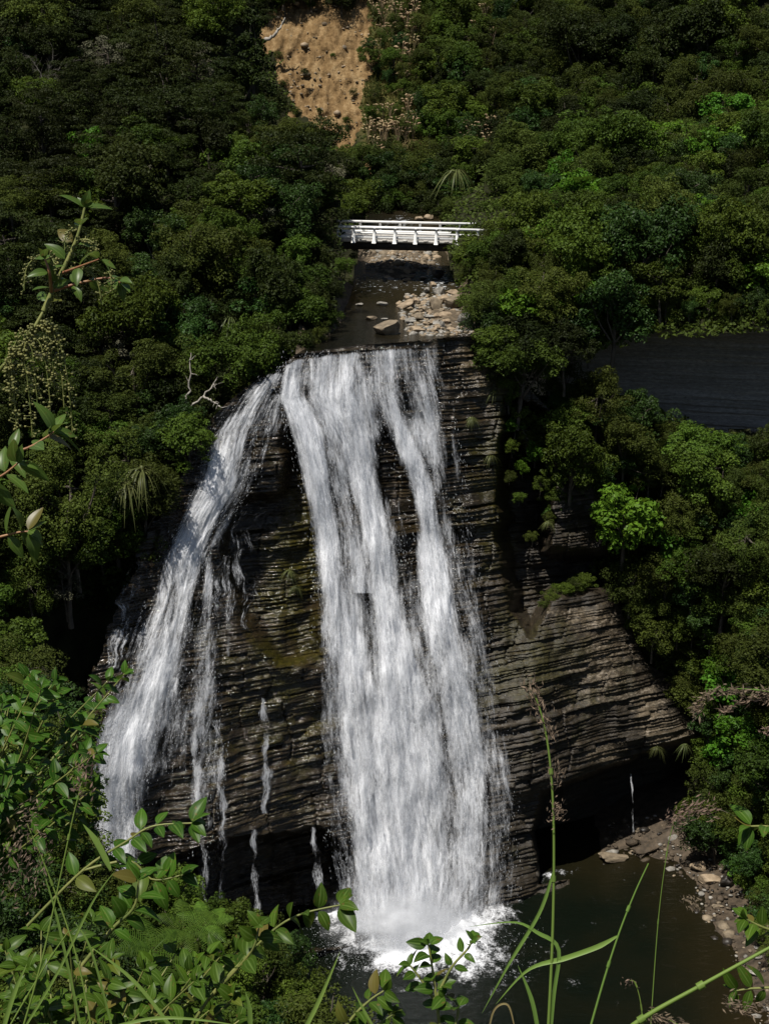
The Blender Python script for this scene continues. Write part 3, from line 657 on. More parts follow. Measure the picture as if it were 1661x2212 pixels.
bedz = stream_z(Dd) + sstep(half - 1.2, half + 2, off) * 1.6 + (fbm(U / 1.2, Dd / 1.2, 1., 4) - .5) * .5 - .28
bar = np.exp(-((U - 1.2) / 2.6) ** 2 - ((Dd - 122.5) / 4.2) ** 2) * .75 + np.exp(-((U - 4.6) / 1.9) ** 2 - ((Dd - 108.5) / 4.0) ** 2) * .55
bedz = bedz + bar
pxg = 830.5 + U / Dd * FPX
keepb = (Dd > lip_d(pxg) + .1) & (off < np.where(Dd > 116, half - .2, half + 1.6)) & (pxg > np.interp(Dd, [94, 100, 112, 118], [628, 642, 705, 720]))
o = obj('stream_bed', mesh('stream_bed', xyz_from_d(U, Dd, bedz), grid_quads(170, 110, keepb), smooth=True, mat=M_GRAVEL)); tag(o, 'stony bed of the stream above the falls', None, None, 'structure')
rif = .34 * np.exp(-((Dd - 116) / 2.2) ** 2) + .5 * np.exp(-((U - 4.2) / .9) ** 2 - ((Dd - 119.5) / 3.5) ** 2) + .5 * np.exp(-((U - 1.4) / 2.0) ** 2 - ((Dd - 133) / 3.) ** 2) + .2 * np.exp(-((Dd - 112) / 2) ** 2 - ((U + 2.5) / 3) ** 2)
wz = stream_z(Dd) + .03 * fbm(U, Dd, 3.)
o = obj('water', mesh('water', xyz_from_d(U, Dd, wz), grid_quads(170, 110, keepb), smooth=True, mat=pool_mat('stream_water', (0.005, 0.005, 0.0035), (0.030, 0.023, 0.011), 2.5, .3, True), attrs={'shallow': .1 + .55 * sstep(-2, 4, U), 'riffle': rif}))
tag(o, 'shallow brown stream flowing to the lip of the falls', None, None, 'structure')

# ------------------------------------------------------------------ boulders
def rock_mesh(name, seed, sub, mat, flat=.6, cuts=9):
    v, f = ico(sub); r = np.random.default_rng(seed); v = v.copy()
    for _ in range(cuts):                             # plane cuts give facets
        nrm = r.normal(size=3); nrm /= np.linalg.norm(nrm); h = r.uniform(.42, .78)
        dd_ = v @ nrm; ex = np.clip(dd_ - h, 0, None); v -= ex[:, None] * nrm * .9
    nn = fbm(v[:, 0] * 1.7 + seed, v[:, 1] * 1.7, v[:, 2] * 1.7, 5) - .5
    v *= (1 + .35 * nn)[:, None]
    return mesh(name, v, None, f, True, mat)
RM = {}
for key, mat in (('boulder', M_BOULDER), ('grey', M_GREY), ('tan', M_ORANGE), ('dark', M_DARKB)):
    RM[key] = [rock_mesh('rock', 20 + 7 * k + len(key), 4, mat) for k in range(4)]
def rock(px, py, wpx, hpx, key, label, group=None, d=None, rz=None, name='boulder', cat='boulder'):
    """(px,py) = middle of its foot, wpx x hpx = its size in the picture"""
    d = d if d is not None else G(px, py)
    c = P(px, py, d); sx = wpx / FPX * d / 2 * 1.08; sz = hpx / FPX * d / 2 * 1.05
    o = obj(name, random.choice(RM[key]))
    o.scale = (sx, (sx + sz) / 2 * 1.0, sz); o.rotation_euler = (random.uniform(-.12, .12), random.uniform(-.15, .15), rz if rz is not None else random.uniform(-.35, .35) + random.choice([0, math.pi]))
    o.location = (c[0], c[1] + sx * .6, c[2] + sz * .72)
    return tag(o, label, cat, group)
BL = [
 (840, 726, 72, 36, 'boulder', 'largest brown boulder standing in the water just above the lip'),
 (986, 672, 54, 42, 'boulder', 'big tan boulder at the back of the bank-side pile right of the stream'),
 (878, 668, 50, 22, 'tan', 'flat pale tan boulder at the left end of the boulder pile'),
 (945, 602, 30, 28, 'dark', 'boulder painted black for the shadow of the bridge'),  # bridge shadow put into its near-black colour
 (938, 672, 30, 36, 'boulder', 'upright brown boulder in the middle of the pile beside the stream'),
 (952, 640, 36, 22, 'grey', 'grey slanted boulder on the top left of the pile'),
 (978, 640, 30, 16, 'tan', 'pale wedge boulder under the bushes at the top of the pile'),
 (935, 622, 17, 15, 'tan', 'small square tan rock at the upper tip of the pile'),
 (922, 634, 13, 16, 'grey', 'small upright grey rock at the upper left tip of the pile'),
 (960, 658, 30, 22, 'tan', 'peaked tan boulder leaning on the big tan boulder'),
 (1008, 706, 40, 32, 'grey', 'grey slanting boulder at the right end of the pile near the lip'),
 (905, 692, 26, 18, 'boulder', 'brown rock in the lower row of the pile behind the largest boulder'),
 (930, 691, 28, 14, 'grey', 'flat grey rock in the lower row of the pile'),
 (962, 692, 30, 20, 'tan', 'tan rock in the lower middle of the pile'),
 (886, 699, 26, 14, 'grey', 'round grey rock just behind the largest boulder'),
 (900, 720, 38, 15, 'tan', 'flat tan rock at the water line right of the largest boulder'),
 (940, 706, 22, 14, 'grey', 'grey rock at the water side of the pile, second from the lip'),
 (975, 716, 20, 9, 'tan', 'small flat rock at the water line near the lip'),
 (800, 692, 28, 10, 'boulder', 'low rounded rock standing alone in midstream'),
 (830, 692, 16, 7, 'grey', 'small dark rock in midstream right of the low rounded rock'),
 (826, 662, 26, 10, 'grey', 'wet flat rock with white water around it in midstream'),
 (776, 662, 18, 8, 'grey', 'white-topped little rock near the left bank'),
 (870, 680, 14, 7, 'grey', 'small pale pebble-like rock at the tip of the pile'),
 (874, 694, 14, 10, 'boulder', 'little brown rock tucked behind the largest boulder'),
 (914, 603, 16, 9, 'grey', 'grey rock in the shade under the bridge left of the black boulder'),
 (880, 608, 18, 9, 'boulder', 'brown rock in the rapid under the bridge'),
 (913, 582, 22, 9, 'grey', 'flat pale rock at the lower edge of the gravel bar'),
 (914, 569, 18, 11, 'boulder', 'brown rock on the right end of the gravel bar'),
 (880, 582, 16, 6, 'grey', 'pale flat rock at the foot of the gravel bar'),
 (850, 589, 16, 7, 'grey', 'white flat rock at the left foot of the gravel bar'),
 (820, 576, 20, 9, 'dark', 'dark rock on the left of the gravel bar'),
 (853, 486, 22, 10, 'grey', 'pale round rock in the stream just behind the bridge'),
 (905, 478, 18, 12, 'tan', 'tan rock on the far bank behind the bridge'),
 (926, 476, 20, 14, 'tan', 'orange rock on the far bank behind the right half of the bridge'),
]
for px, py, wp, hp, key, lab in BL: rock(px, py, wp, hp, key, lab)
r = np.random.default_rng(9)
for k in range(150):
    px, py = r.uniform(870, 1035), r.uniform(650, 722)
    if (px - 880) < (690 - py) * .2 or (px > 1000 and py < 670): continue
    s = r.uniform(8, 20)
    rock(px, py, s, s * r.uniform(.5, .8), r.choice(['grey', 'tan', 'boulder']), 'small loose rock in the boulder pile right of the stream', 'small rocks of the boulder pile')
# cobbles of the gravel bar: one mass
def cobbles(name, pts, sizes, mats, label, seed):
    r = np.random.default_rng(seed); v, f = ico(1); vs, fs, mi_ = [], [], []
    for k, (p, s) in enumerate(zip(pts, sizes)):
        q = v * (s * np.array([1.2, 1.0, .7]) * r.uniform(.75, 1.25, 3)) * (1 + .3 * (r.random(len(v)) - .5))[:, None]
        a = r.uniform(0, 6.28); R = np.array([[math.cos(a), -math.sin(a), 0], [math.sin(a), math.cos(a), 0], [0, 0, 1]])
        vs.append(q @ R.T + p); fs.append(f + k * len(v)); mi_ += [r.integers(len(mats))] * len(f)
    me = mesh(name, np.concatenate(vs), None, np.concatenate(fs), False, mats); me.polygons.foreach_set('material_index', np.array(mi_, np.int32))
    o = obj(name, me); return tag(o, label, None, None, 'stuff')
n = 1500; u = r.normal(1.3, 2.0, n); d = r.normal(122.5, 3.2, n)
zz = stream_z(d) + np.exp(-((u - 1.2) / 2.6) ** 2 - ((d - 122.5) / 4.2) ** 2) * .75 - .27
ok = zz > stream_z(d) - .12
cobbles('cobbles', xyz_from_d(u, d, zz)[ok], r.uniform(.06, .2, n)[ok] * (1 + (r.random(n)[ok] < .08)), [M_BOULDER, M_GREY, M_ORANGE, M_BOULDER], 'bar of loose cobbles in the stream below the bridge', 4)
n = 330; px = r.uniform(560, 830, n); py = r.uniform(-20, 370, n); ok = slip_f(px, py) > 2
cobbles('rubble', P(px, py, F_BACK(px, py) + .9)[ok], (r.uniform(.05, .2, n) * (1 + 1.5 * (r.random(n) < .06)))[ok], [M_BOULDER, M_ORANGE, M_GRAVEL], 'loose rubble scattered over the bare slip', 8)
n = 1900; px = r.uniform(1300, 1700, n); py = r.uniform(1780, 2230, n)
wp = P(px, py, depth_at_z(py, 0.)); s = sdf_poly(wp[:, 0], wp[:, 1], shw); ok = (s > -.8) & (s < 7)
wp[:, 2] = np.clip(s, -3, 30) * .22
cobbles('cobbles', wp[ok], (r.uniform(.05, .17, n) * (1 + 1.6 * (r.random(n) < .08)))[ok], [M_SHORE, M_GREY, M_DARKB, M_SHORE, M_BOULDER], 'loose stones on the right shore of the pool', 6)
for px, py, wp_, hp, key, lab in [
 (1509, 1888, 36, 30, 'tan', 'round orange boulder on the pool shore'),
 (1534, 1918, 60, 24, 'tan', 'flat orange rock half in the water at the pool shore'),
 (1322, 1868, 72, 18, 'boulder', 'flat brown rock at the waterline below the right cave'),
 (1585, 1872, 30, 16, 'grey', 'pale block on the shore under the bushes'),
 (1570, 1925, 36, 44, 'dark', 'tall dark boulder at the edge of the bushes by the pool'),
 (1440, 1826, 26, 12, 'boulder', 'small brown rock at the cave mouth'),
 (1625, 1895, 30, 20, 'grey', 'grey rock deep under the bushes on the shore'),
 (1630, 2110, 24, 12, 'grey', 'grey stone on the shore near the lower right corner'),
 (1545, 1965, 22, 12, 'boulder', 'brown stone at the waterline in front of the dark boulder')]:
    rock(px, py, wp_, hp, key, lab, None, float(depth_at_z(py, .1)))
n = 900; px = r.uniform(850, 1050, n); py = r.uniform(636, 726, n); ok = (px - 860) + (fbm(px / 9, py / 9, 2., 2) - .5) * 90 > (735 - py) * .3; px, py = px[ok], py[ok]
dd_ = np.array([G(a, b) for a, b in zip(px, py)])
cobbles('cobbles', P(px, py, dd_), r.uniform(.08, .24, len(px)), [M_BOULDER, M_GREY, M_ORANGE, M_GREY], 'small stones filling the gaps of the boulder pile right of the stream', 12)
# tilted slab at the cave mouth
sb = obj('rock_slab', None); bpy.data.objects.remove(sb)
def box_mesh(name, sx, sy, sz, mat, bev=.02, rough=0.0, seg=1):
    b = bmesh.new(); bmesh.ops.create_cube(b, size=1.0); bmesh.ops.scale(b, vec=(sx, sy, sz), verts=b.verts)
    if seg > 1: bmesh.ops.subdivide_edges(b, edges=b.edges, cuts=seg, use_grid_fill=True)
    if rough:
        for vv in b.verts: vv.co += Vector(np.random.default_rng(int(abs(vv.co.x * 991 + vv.co.y * 77 + vv.co.z * 31) * 100)).normal(size=3) * rough)
    if bev: bmesh.ops.bevel(b, geom=b.edges, offset=bev, segments=1, affect='EDGES')
    me = bpy.data.meshes.new(name); b.to_mesh(me); b.free(); me.materials.append(mat); return me
for px, py, L_, W_, T_, rot, lab in [(1445, 1818, 3.4, 1.5, .28, (.35, -.28, .35), 'long tilted rock slab lying at the mouth of the right cave'),
                                (1395, 1832, 1.8, .8, .2, (.2, -.1, .5), 'short broken slab lying left of the long tilted slab')]:
    o = obj('rock_slab', box_mesh('rock_slab', L_, W_, T_, M_SHORE, .03, .05, 3)); o.location = [float(a) for a in P(px, py, depth_at_z(py, .4))]; o.rotation_euler = rot
    tag(o, lab, 'rock slab')

# ------------------------------------------------------------------ bridge
def box_at(mb, c, s, rot=None):
    """add a box to a list of (verts, quads)"""
    x, y, z = [a / 2 for a in s]
    v = np.array([(-x, -y, -z), (x, -y, -z), (x, y, -z), (-x, y, -z), (-x, -y, z), (x, -y, z), (x, y, z), (-x, y, z)])
    if rot is not None: v = v @ np.array(rot.to_matrix()).T
    mb.append((v + np.array(c), np.array([(3, 2, 1, 0), (4, 5, 6, 7), (0, 1, 5, 4), (1, 2, 6, 5), (2, 3, 7, 6), (3, 0, 4, 7)])))
def merge(mb):
    V, Q, k = [], [], 0
    for v, q in mb: V.append(v); Q.append(q + k); k += len(v)
    return np.concatenate(V), np.concatenate(Q)
DB = 115.0; DECKZ = 41.55
pa = P(700, 512, 115.6); pb = P(1120, 516, 114.0)
ang = math.atan2(pb[1] - pa[1], pb[0] - pa[0]); mid = (P(855, 512, DB))
br = empty('bridge', (mid[0], mid[1], DECKZ), 'white-railed road bridge crossing the stream above the falls', 'bridge'); br.rotation_euler = (0, math.radians(0.5), ang)
LEN = 24.0; WID = 3.7
def part(name, mb, mat, parent, bevel=0):
    v, q = merge(mb); return obj(name, mesh(name, v, q, mat=mat), parent)
part('deck', [((lambda m: (box_at(m, (0, WID / 2, -.1), (LEN, WID, .18)), m)[1])([]))[0]], M_TIMBER, br)
mb = []
for yy in (.45, 1.85, 3.25): box_at(mb, (0, yy, -.52), (LEN, .3, .62))
part('girder', mb, M_GIRD, br)
sp = 1.605
for side, y0, sgn in (('near', 0.0, -1), ('far', WID, 1)):
    mb = []; box_at(mb, (0, y0 + .10 * -sgn, .16), (LEN, .18, .2)); part('kerb_beam', mb, M_WHITE, br)
    mb = []; box_at(mb, (0, y0 - .03 * -sgn, -.10), (LEN, .06, .2)); part('fascia', mb, M_TIMBER, br)
    mb = []; box_at(mb, (0, y0 + .02 * sgn, .92), (LEN, .14, .17)); part('rail', mb, M_WHITE, br)
    mb = []; box_at(mb, (0, y0 + .02 * sgn, .50), (LEN, .08, .14)); part('rail', mb, M_WHITE, br)
    x_first = (764 - 855) / FPX * DB
    for k in range(-3, 12):
        x = x_first + k * sp
        if abs(x) > LEN / 2 - .3: continue
        # post that widens downwards and outwards
        yt, yb = y0 + sgn * .12, y0 + sgn * .12
        h = [(.90, .085, .13), (.45, .10, .22), (.0, .125, .42), (-.22, .15, .46)]
        V = []; 
        for z, hw, dp in h:
            V += [(x - hw, y0 + sgn * .095, z), (x + hw, y0 + sgn * .095, z), (x + hw, y0 + sgn * (.095 + dp), z), (x - hw, y0 + sgn * (.095 + dp), z)]
        Q = [(0, 1, 2, 3)]
        for a in range(3):
            for b_ in range(4):
                Q.append((a * 4 + b_, a * 4 + (b_ + 1) % 4, a * 4 + 4 + (b_ + 1) % 4, a * 4 + 4 + b_))
        Q.append((12, 15, 14, 13))
        obj('post', mesh('post', V, Q, mat=M_WHITE), br)
    mb = []
    for k in range(-3, 12):
        x = x_first + (k + .5) * sp
        if abs(x) < LEN / 2 - .5: box_at(mb, (x, y0 + sgn * .10, -.04), (.34, .12, .16))
    part('kerb_block', mb, M_TIMBER, br)

# ------------------------------------------------------------------ trees and shrubs
def leaf_quads(pos, nrm, size, r, asp=.55):
    n = len(pos); t = r.normal(size=(n, 3)); t -= (t * nrm).sum(1)[:, None] * nrm; t /= np.linalg.norm(t, axis=1)[:, None]
    b = np.cross(nrm, t); s = (size * r.uniform(.65, 1.35, n))[:, None]
    dr = nrm * s * .12
    return np.stack([pos - t * s * .5 - dr, pos + b * s * asp * .5 + t * s * .05, pos + t * s * .5 - dr, pos - b * s * asp * .5 + t * s * .05], 1)
def unit(a): return a / (np.linalg.norm(a, axis=-1, keepdims=True) + 1e-9)
def crown(seed, kind, n, leaf):
    """crown of radius ~1 around the origin"""
    r = np.random.default_rng(seed); pos = []; nr = []
    if kind == 'round':
        nl = 46; c = unit(r.normal(size=(nl, 3)) + np.array([0, 0, .15])) * r.uniform(.35, 1.0, (nl, 1)) * (.75 + .5 * fbm(np.arange(nl) * .7, seed, 0., 2))[:, None]; c[:, 2] = c[:, 2] * .8 + .05
        R = r.uniform(.13, .34, nl); flat = .75
    elif kind == 'round_big':
        nm = 9; cm_ = unit(r.normal(size=(nm, 3)) + np.array([0, 0, .3])) * r.uniform(.3, .72, (nm, 1)); cm_[:, 2] *= .75; nl = 120
        c = cm_[r.integers(0, nm, nl)] + unit(r.normal(size=(nl, 3)) + np.array([0, 0, .4])) * r.uniform(.15, .36, (nl, 1)); R = r.uniform(.07, .2, nl); flat = .75
    elif kind == 'layer_big':
        nl = 90; c = unit(r.normal(size=(nl, 3))) * r.uniform(.2, 1.0, (nl, 1)); c[:, 2] *= .85; R = r.uniform(.12, .3, nl); flat = .24
    elif kind == 'layer':
        nl = 34; c = unit(r.normal(size=(nl, 3))) * r.uniform(.2, .95, (nl, 1)); c[:, 2] *= .8; R = r.uniform(.22, .45, nl); flat = .26
    elif kind == 'cone':
        nl = 40; h = r.random(nl) ** 1.2; a = r.uniform(0, 6.28, nl); q = (1 - h) * .55 * r.uniform(.4, 1, nl)
        c = np.stack([np.cos(a) * q, np.sin(a) * q, -1 + 2.7 * h], 1); R = r.uniform(.14, .30, nl) * (1.25 - .6 * h); flat = .55
    elif kind == 'sparse':
        nl = 16; c = unit(r.normal(size=(nl, 3))) * r.uniform(.4, .95, (nl, 1)); c[:, 2] = c[:, 2] * .9 + .1; R = r.uniform(.14, .28, nl); flat = .6
    per = (R ** 2); per = (per / per.sum() * n).astype(int) + 1
    for k in range(nl):
        m = per[k]; dv = unit(r.normal(size=(m, 3)) + np.array([0, 0, .45]))
        rad = R[k] * r.uniform(.55, 1.08, m) ** .6
        p = c[k] + dv * rad[:, None] * np.array([1, 1, flat]); p += (fbm(p[:, 0] * 6, p[:, 1] * 6, p[:, 2] * 6, 2)[:, None] - .5) * .12
        pos.append(p); nr.append(unit(dv * .8 + r.normal(size=(m, 3)) * .55 + np.array([0, 0, .55])))
    pos = np.concatenate(pos); nr = np.concatenate(nr)
    return leaf_quads(pos, nr, leaf, r), c
def tube(pts, rad, ns=6):
    pts = np.asarray(pts, float); n = len(pts); rad = np.broadcast_to(rad, (n,)); V = []
    t = np.gradient(pts, axis=0); t = unit(t)
    up = np.array([0.3, 0.2, 1.0]) if abs(unit(t.mean(0))[2]) < .8 else np.array([1.0, .2, .1])
    for k in range(n):
        a = unit(np.cross(t[k], up)); b = np.cross(t[k], a)
        for j in range(ns):
            th = 2 * math.pi * j / ns; V.append(pts[k] + rad[k] * (math.cos(th) * a + math.sin(th) * b))
    Q = [(k * ns + j, k * ns + (j + 1) % ns, (k + 1) * ns + (j + 1) % ns, (k + 1) * ns + j) for k in range(n - 1) for j in range(ns)]
    return np.array(V), np.array(Q)
def wig(a, b, n, amp, r):
    t = np.linspace(0, 1, n)[:, None]; p = np.asarray(a) * (1 - t) + np.asarray(b) * t
    return p + np.cumsum(r.normal(size=(n, 3)), 0) * amp * np.sin(t * 3.14)
def trunk_mesh(seed, c, r0=.075, base=-1.35):
    r = np.random.default_rng(seed); mb = []
    top = np.array([0, 0, .3]); mb.append(tube(wig((0, 0, base), top, 7, .02, r), np.linspace(r0, r0 * .4, 7)))
    for k in r.choice(len(c), min(9, len(c)), False):
        z0 = r.uniform(-.7, .2); mb.append(tube(wig((0, 0, z0), c[k] * .95, 6, .02, r), np.linspace(r0 * .5, r0 * .12, 6), 5))
    v, q = merge(mb); return mesh('trunk', v, q, smooth=True, mat=M_BARK)

L_MID = leaf_mat('leaf_mid_green', (0.011, 0.022, 0.003), (0.098, 0.148, 0.017), .6)
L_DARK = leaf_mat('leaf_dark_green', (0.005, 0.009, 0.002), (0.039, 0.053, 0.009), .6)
L_OLIVE = leaf_mat('leaf_olive', (0.012, 0.018, 0.003), (0.084, 0.110, 0.017), .65)
L_BRIGHT = leaf_mat('leaf_bright_green', (0.026, 0.070, 0.006), (0.115, 0.225, 0.020), .5, .3, .2)
L_BLUE = leaf_mat('leaf_blue_green', (0.008, 0.022, 0.005), (0.052, 0.096, 0.018), .5, spec=.15)
L_GREY = leaf_mat('leaf_grey_lichen', (0.05, 0.05, 0.03), (0.17, 0.165, 0.105), .8, .15)
KIND = {}
def mk(key, name, words, kind, n, leaf, mat, nv=3):
    vs = []
    for k in range(nv):
        q, c = crown(100 + 13 * k + sum(map(ord, key)), kind, n, leaf)
        vs.append((mesh('crown', q.reshape(-1, 3), np.arange(len(q) * 4).reshape(-1, 4), mat=mat), trunk_mesh(k + 5, c, .055, -1.35 if kind != 'cone' else -1.9)))
    if kind in ('round', 'layer'):
        for k in range(nv):
            q, c = crown(500 + 17 * k + sum(map(ord, key)), kind + '_big', int(n * 2.3), leaf * .62)
            vs.append((mesh('crown', q.reshape(-1, 3), np.arange(len(q) * 4).reshape(-1, 4), mat=mat), trunk_mesh(k + 50, c, .045)))
    KIND[key] = (name, words, vs)
mk('mid', 'broadleaf_tree', 'mid green rounded tree', 'round', 5600, .085, L_MID, 4)
mk('blue', 'glossy_tree', 'glossy blue-green tree', 'round', 4800, .085, L_BLUE)
mk('olive', 'tea_tree', 'fine-leaved olive tree', 'round', 6500, .065, L_OLIVE)
mk('beech', 'beech_tree', 'dark layered tree', 'layer', 6500, .07, L_DARK, 4)
mk('dark', 'dark_tree', 'very dark dense tree', 'round', 5200, .08, L_DARK)  # near-black leaf colour also stands in for shade on the left slope
mk('bright', 'bright_shrub', 'bright large-leaved shrub', 'round', 2600, .13, L_BRIGHT)
mk('conifer', 'conifer_tree', 'dark narrow upright conifer', 'cone', 6500, .075, L_DARK, 2)
mk('grey', 'lichen_tree', 'grey lichen-covered tree', 'sparse', 1700, .075, L_GREY)

def undergrowth(F, poly, n, lab, seed, off=.3, sub=None, mat=None):
    r = np.random.default_rng(seed); q = np.array(poly); x0, y0 = np.maximum(q.min(0), [-120, -120]); x1, y1 = np.minimum(q.max(0), [1790, 2320])
    px = r.uniform(x0, x1, n); py = r.uniform(y0, y1, n); ok = sdf_poly(px, py, poly) > -6 + (fbm(px / 30, py / 30, seed + 3., 3) - .5) * 46
    if sub is not None: ok &= sub(px, py)
    px, py = px[ok], py[ok]; cl = fbm(px / 16, py / 16, seed, 3)
    d = F(px, py) + .9 - off - 2.6 * np.clip(cl - .42, 0, 1) - r.random(len(px)) * .35
    p = P(px, py, d); q = leaf_quads(p, unit(r.normal(size=p.shape) * .6 + np.array([0, -.25, .8])), .34, r)
    tag(obj('undergrowth', mesh('undergrowth', q.reshape(-1, 3), np.arange(len(q) * 4).reshape(-1, 4), mat=mat or L_OLIVE)), lab, None, None, 'stuff')
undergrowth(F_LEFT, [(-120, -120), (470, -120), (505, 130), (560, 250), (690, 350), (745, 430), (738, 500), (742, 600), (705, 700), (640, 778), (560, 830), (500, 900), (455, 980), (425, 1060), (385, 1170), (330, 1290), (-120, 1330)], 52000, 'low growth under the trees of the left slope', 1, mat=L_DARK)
undergrowth(F_RIGHT, [(950, 500), (990, 430), (1080, 330), (1300, 250), (1790, 200), (1790, 712), (1380, 718), (1260, 765), (1130, 765), (1045, 735), (1010, 690), (1000, 560), (960, 500)], 34000, 'low growth under the trees above the right cliff', 2)
undergrowth(F_LOWER, [(1120, 860), (1280, 830), (1380, 880), (1500, 930), (1790, 960), (1790, 1990), (1640, 1985), (1560, 1900), (1490, 1800), (1478, 1690), (1530, 1600), (1420, 1510), (1360, 1400), (1310, 1290), (1270, 1190), (1180, 1120), (1110, 990)], 36000, 'low growth on the slope right of the falls', 3)
undergrowth(F_BACK, [(560, -120), (1790, -120), (1790, 640), (560, 640)], 48000, 'low growth on the back slope', 4, 0, lambda a, b: (slip_f(a, b) < 2) & ~((a > 762) & (a < 975) & (b > 440)))
TREES = []
def tree(px, py, R, key, d, label, group, sq=1.0, cat=None, var=None):
    name, words, vs = KIND[key]
    c = P(px, py, d); s = float(R)
    e = empty(name, (c[0], c[1], c[2] - 1.35 * s), label, cat or ('shrub' if key in ('bright',) else 'tree'), group)
    hv = len(vs) // 2 if key in ('mid', 'blue', 'olive', 'beech', 'dark', 'bright') else len(vs)
    cm, tm = random.choice(vs[:hv] if R < 2.3 or hv == len(vs) else vs[hv:])
    if var is not None: cm, tm = vs[var]
    e.rotation_euler = (random.uniform(-.08, .08), random.uniform(-.08, .08), random.uniform(0, 6.28))
    e.scale = (s * random.uniform(.8, 1.25), s * random.uniform(.8, 1.15), s * sq)
    for nm, me in (('crown', cm), ('trunk', tm)):
        o = obj(nm, me, e); o.location = (0, 0, 1.35)
    TREES.append((px, py)); return e
def inside(px, py, poly): return float(sdf_poly(np.array([px]), np.array([py]), poly)[0]) > 0
def scatter(poly, F, kinds, Rr, place, voids=(), gap=.72, seed=0, near=.55, lim=400):
    r = np.random.default_rng(seed); q = np.array(poly); pts = []
    x0, y0 = q.min(0); x1, y1 = q.max(0)
    for _ in range(9000):
        px, py = r.uniform(x0, x1), r.uniform(y0, y1)
        if not inside(px, py, poly) or any(inside(px, py, v) for v in voids): continue
        d = float(F(px, py)); R = Rr[0] + (Rr[1] - Rr[0]) * r.random() ** 1.6; rp = R * FPX / d
        if any((px - a) ** 2 + ((py - b) * 1.15) ** 2 < (gap * (rp + c) * .5) ** 2 * 1.0 for a, b, c in pts): continue
        pts.append((px, py, rp))
        ks = list(kinds.keys()); w_ = np.array([kinds[k] for k in ks], float); key = str(r.choice(ks, p=w_ / w_.sum()))
        pl = place(px, py)
        if key == 'grey': R = min(R, 2.0)
        nm, words, _v = KIND[key]
        tree(px, py, R, key, d - near * R - r.uniform(-.8, 1.6), ' '.join((words + ' ' + pl).split()[:16]), words + 's ' + pl, r.uniform(.85, 1.15))
        if len(pts) >= lim: break
    return len(pts)

VOID_L = [[(480, 40), (640, 40), (650, 230), (500, 250)], [(470, 690), (560, 690), (520, 800), (430, 830), (410, 760)]]
def pl_left(px, py):
    if py < 160: return 'high on the left slope %s' % ('in the top left corner' if px < 260 else 'left of the orange slip')
    if py < 360: return 'on the left slope %s' % ('near the left edge' if px < 230 else 'left of the slip' if px < 430 else 'just below the left of the slip')
    if py < 560: return ('level with the bridge near the left edge' if px < 250 else 'in mid left slope, level with the bridge' if px < 500 else 'close to the left end of the bridge')
    if py < 800: return 'on the left bank %s' % ('behind the tall foreground stem' if px < 260 else 'between foreground stem and stream' if px < 480 else 'above the left side of the lip')
    if py < 1010: return 'on the steep bank beside the top of the left waterfall'
    return 'on the steep bank beside the middle of the left waterfall'
LP = [(-70, -70), (545, -70), (560, 60), (600, 130), (630, 240), (735, 330), (735, 390), (690, 450), (682, 560), (690, 640), (660, 715), (600, 770), (530, 800), (460, 860), (420, 950), (385, 1050), (325, 1160), (250, 1230), (100, 1310), (-70, 1340)]
DIVL = 620
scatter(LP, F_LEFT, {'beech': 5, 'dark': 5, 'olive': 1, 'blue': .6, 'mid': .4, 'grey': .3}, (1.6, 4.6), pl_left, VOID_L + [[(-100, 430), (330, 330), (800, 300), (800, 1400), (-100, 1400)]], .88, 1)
scatter(LP, F_LEFT, {'beech': 3.5, 'mid': 3, 'olive': 3, 'blue': 2, 'dark': 2, 'grey': .5}, (1.5, 4.2), pl_left, VOID_L + [[(-100, -100), (800, -100), (800, 310), (330, 340), (-100, 440)]], .86, 31)
def pl_back(px, py):
    if py > 330: return 'at the foot of the back slope behind the bridge'
    if px < 800: return 'on the back slope above the slip'
    return 'on the back slope right of the slip%s' % (', near the top edge' if py < 130 else '')
scatter([(790, 330), (740, 340), (760, 420), (800, 455), (960, 455), (1000, 400), (1090, 330), (1030, 330), (900, 330)], F_BACK, {'blue': 2, 'mid': 3, 'olive': 2, 'dark': 2}, (1.7, 2.6), pl_back, [[(790, 300), (830, 300), (830, 360), (790, 360)], [(835, 445), (905, 440), (905, 480), (835, 480)]], .72, 2)
scatter([(860, -60), (1150, -60), (1180, 150), (1120, 330), (1000, 320), (900, 260), (900, 120)], F_BACK, {'mid': 3, 'olive': 3, 'dark': 2, 'blue': 1}, (1.6, 2.7), pl_back, [], .86, 3)
scatter([(810, 20), (870, 20), (880, 290), (800, 300), (800, 100)], F_BACK, {'mid': 2, 'olive': 2, 'blue': 1}, (.9, 1.5), pl_back, [], 1.5, 4)
scatter([(550, -70), (860, -70), (860, -20), (700, -25), (600, -5), (550, 20)], F_BACK, {'dark': 2, 'olive': 2, 'mid': 1}, (1.4, 2.2), pl_back, [], .8, 5)
def pl_rtop(px, py):
    return 'high on the right slope %s' % ('in the top right corner' if px > 1420 and py < 160 else 'at the right edge' if px > 1420 else 'right of the toetoe grass' if px < 1280 else 'near the top of the view')
scatter([(1130, -60), (1730, -60), (1730, 260), (1400, 300), (1250, 330), (1120, 340), (1170, 160)], F_BACK, {'olive': 3, 'dark': 4, 'mid': 2, 'blue': 1}, (1.6, 4.6), pl_rtop, [[(1560, 300), (1640, 300), (1640, 420), (1560, 420)]], .78, 6)
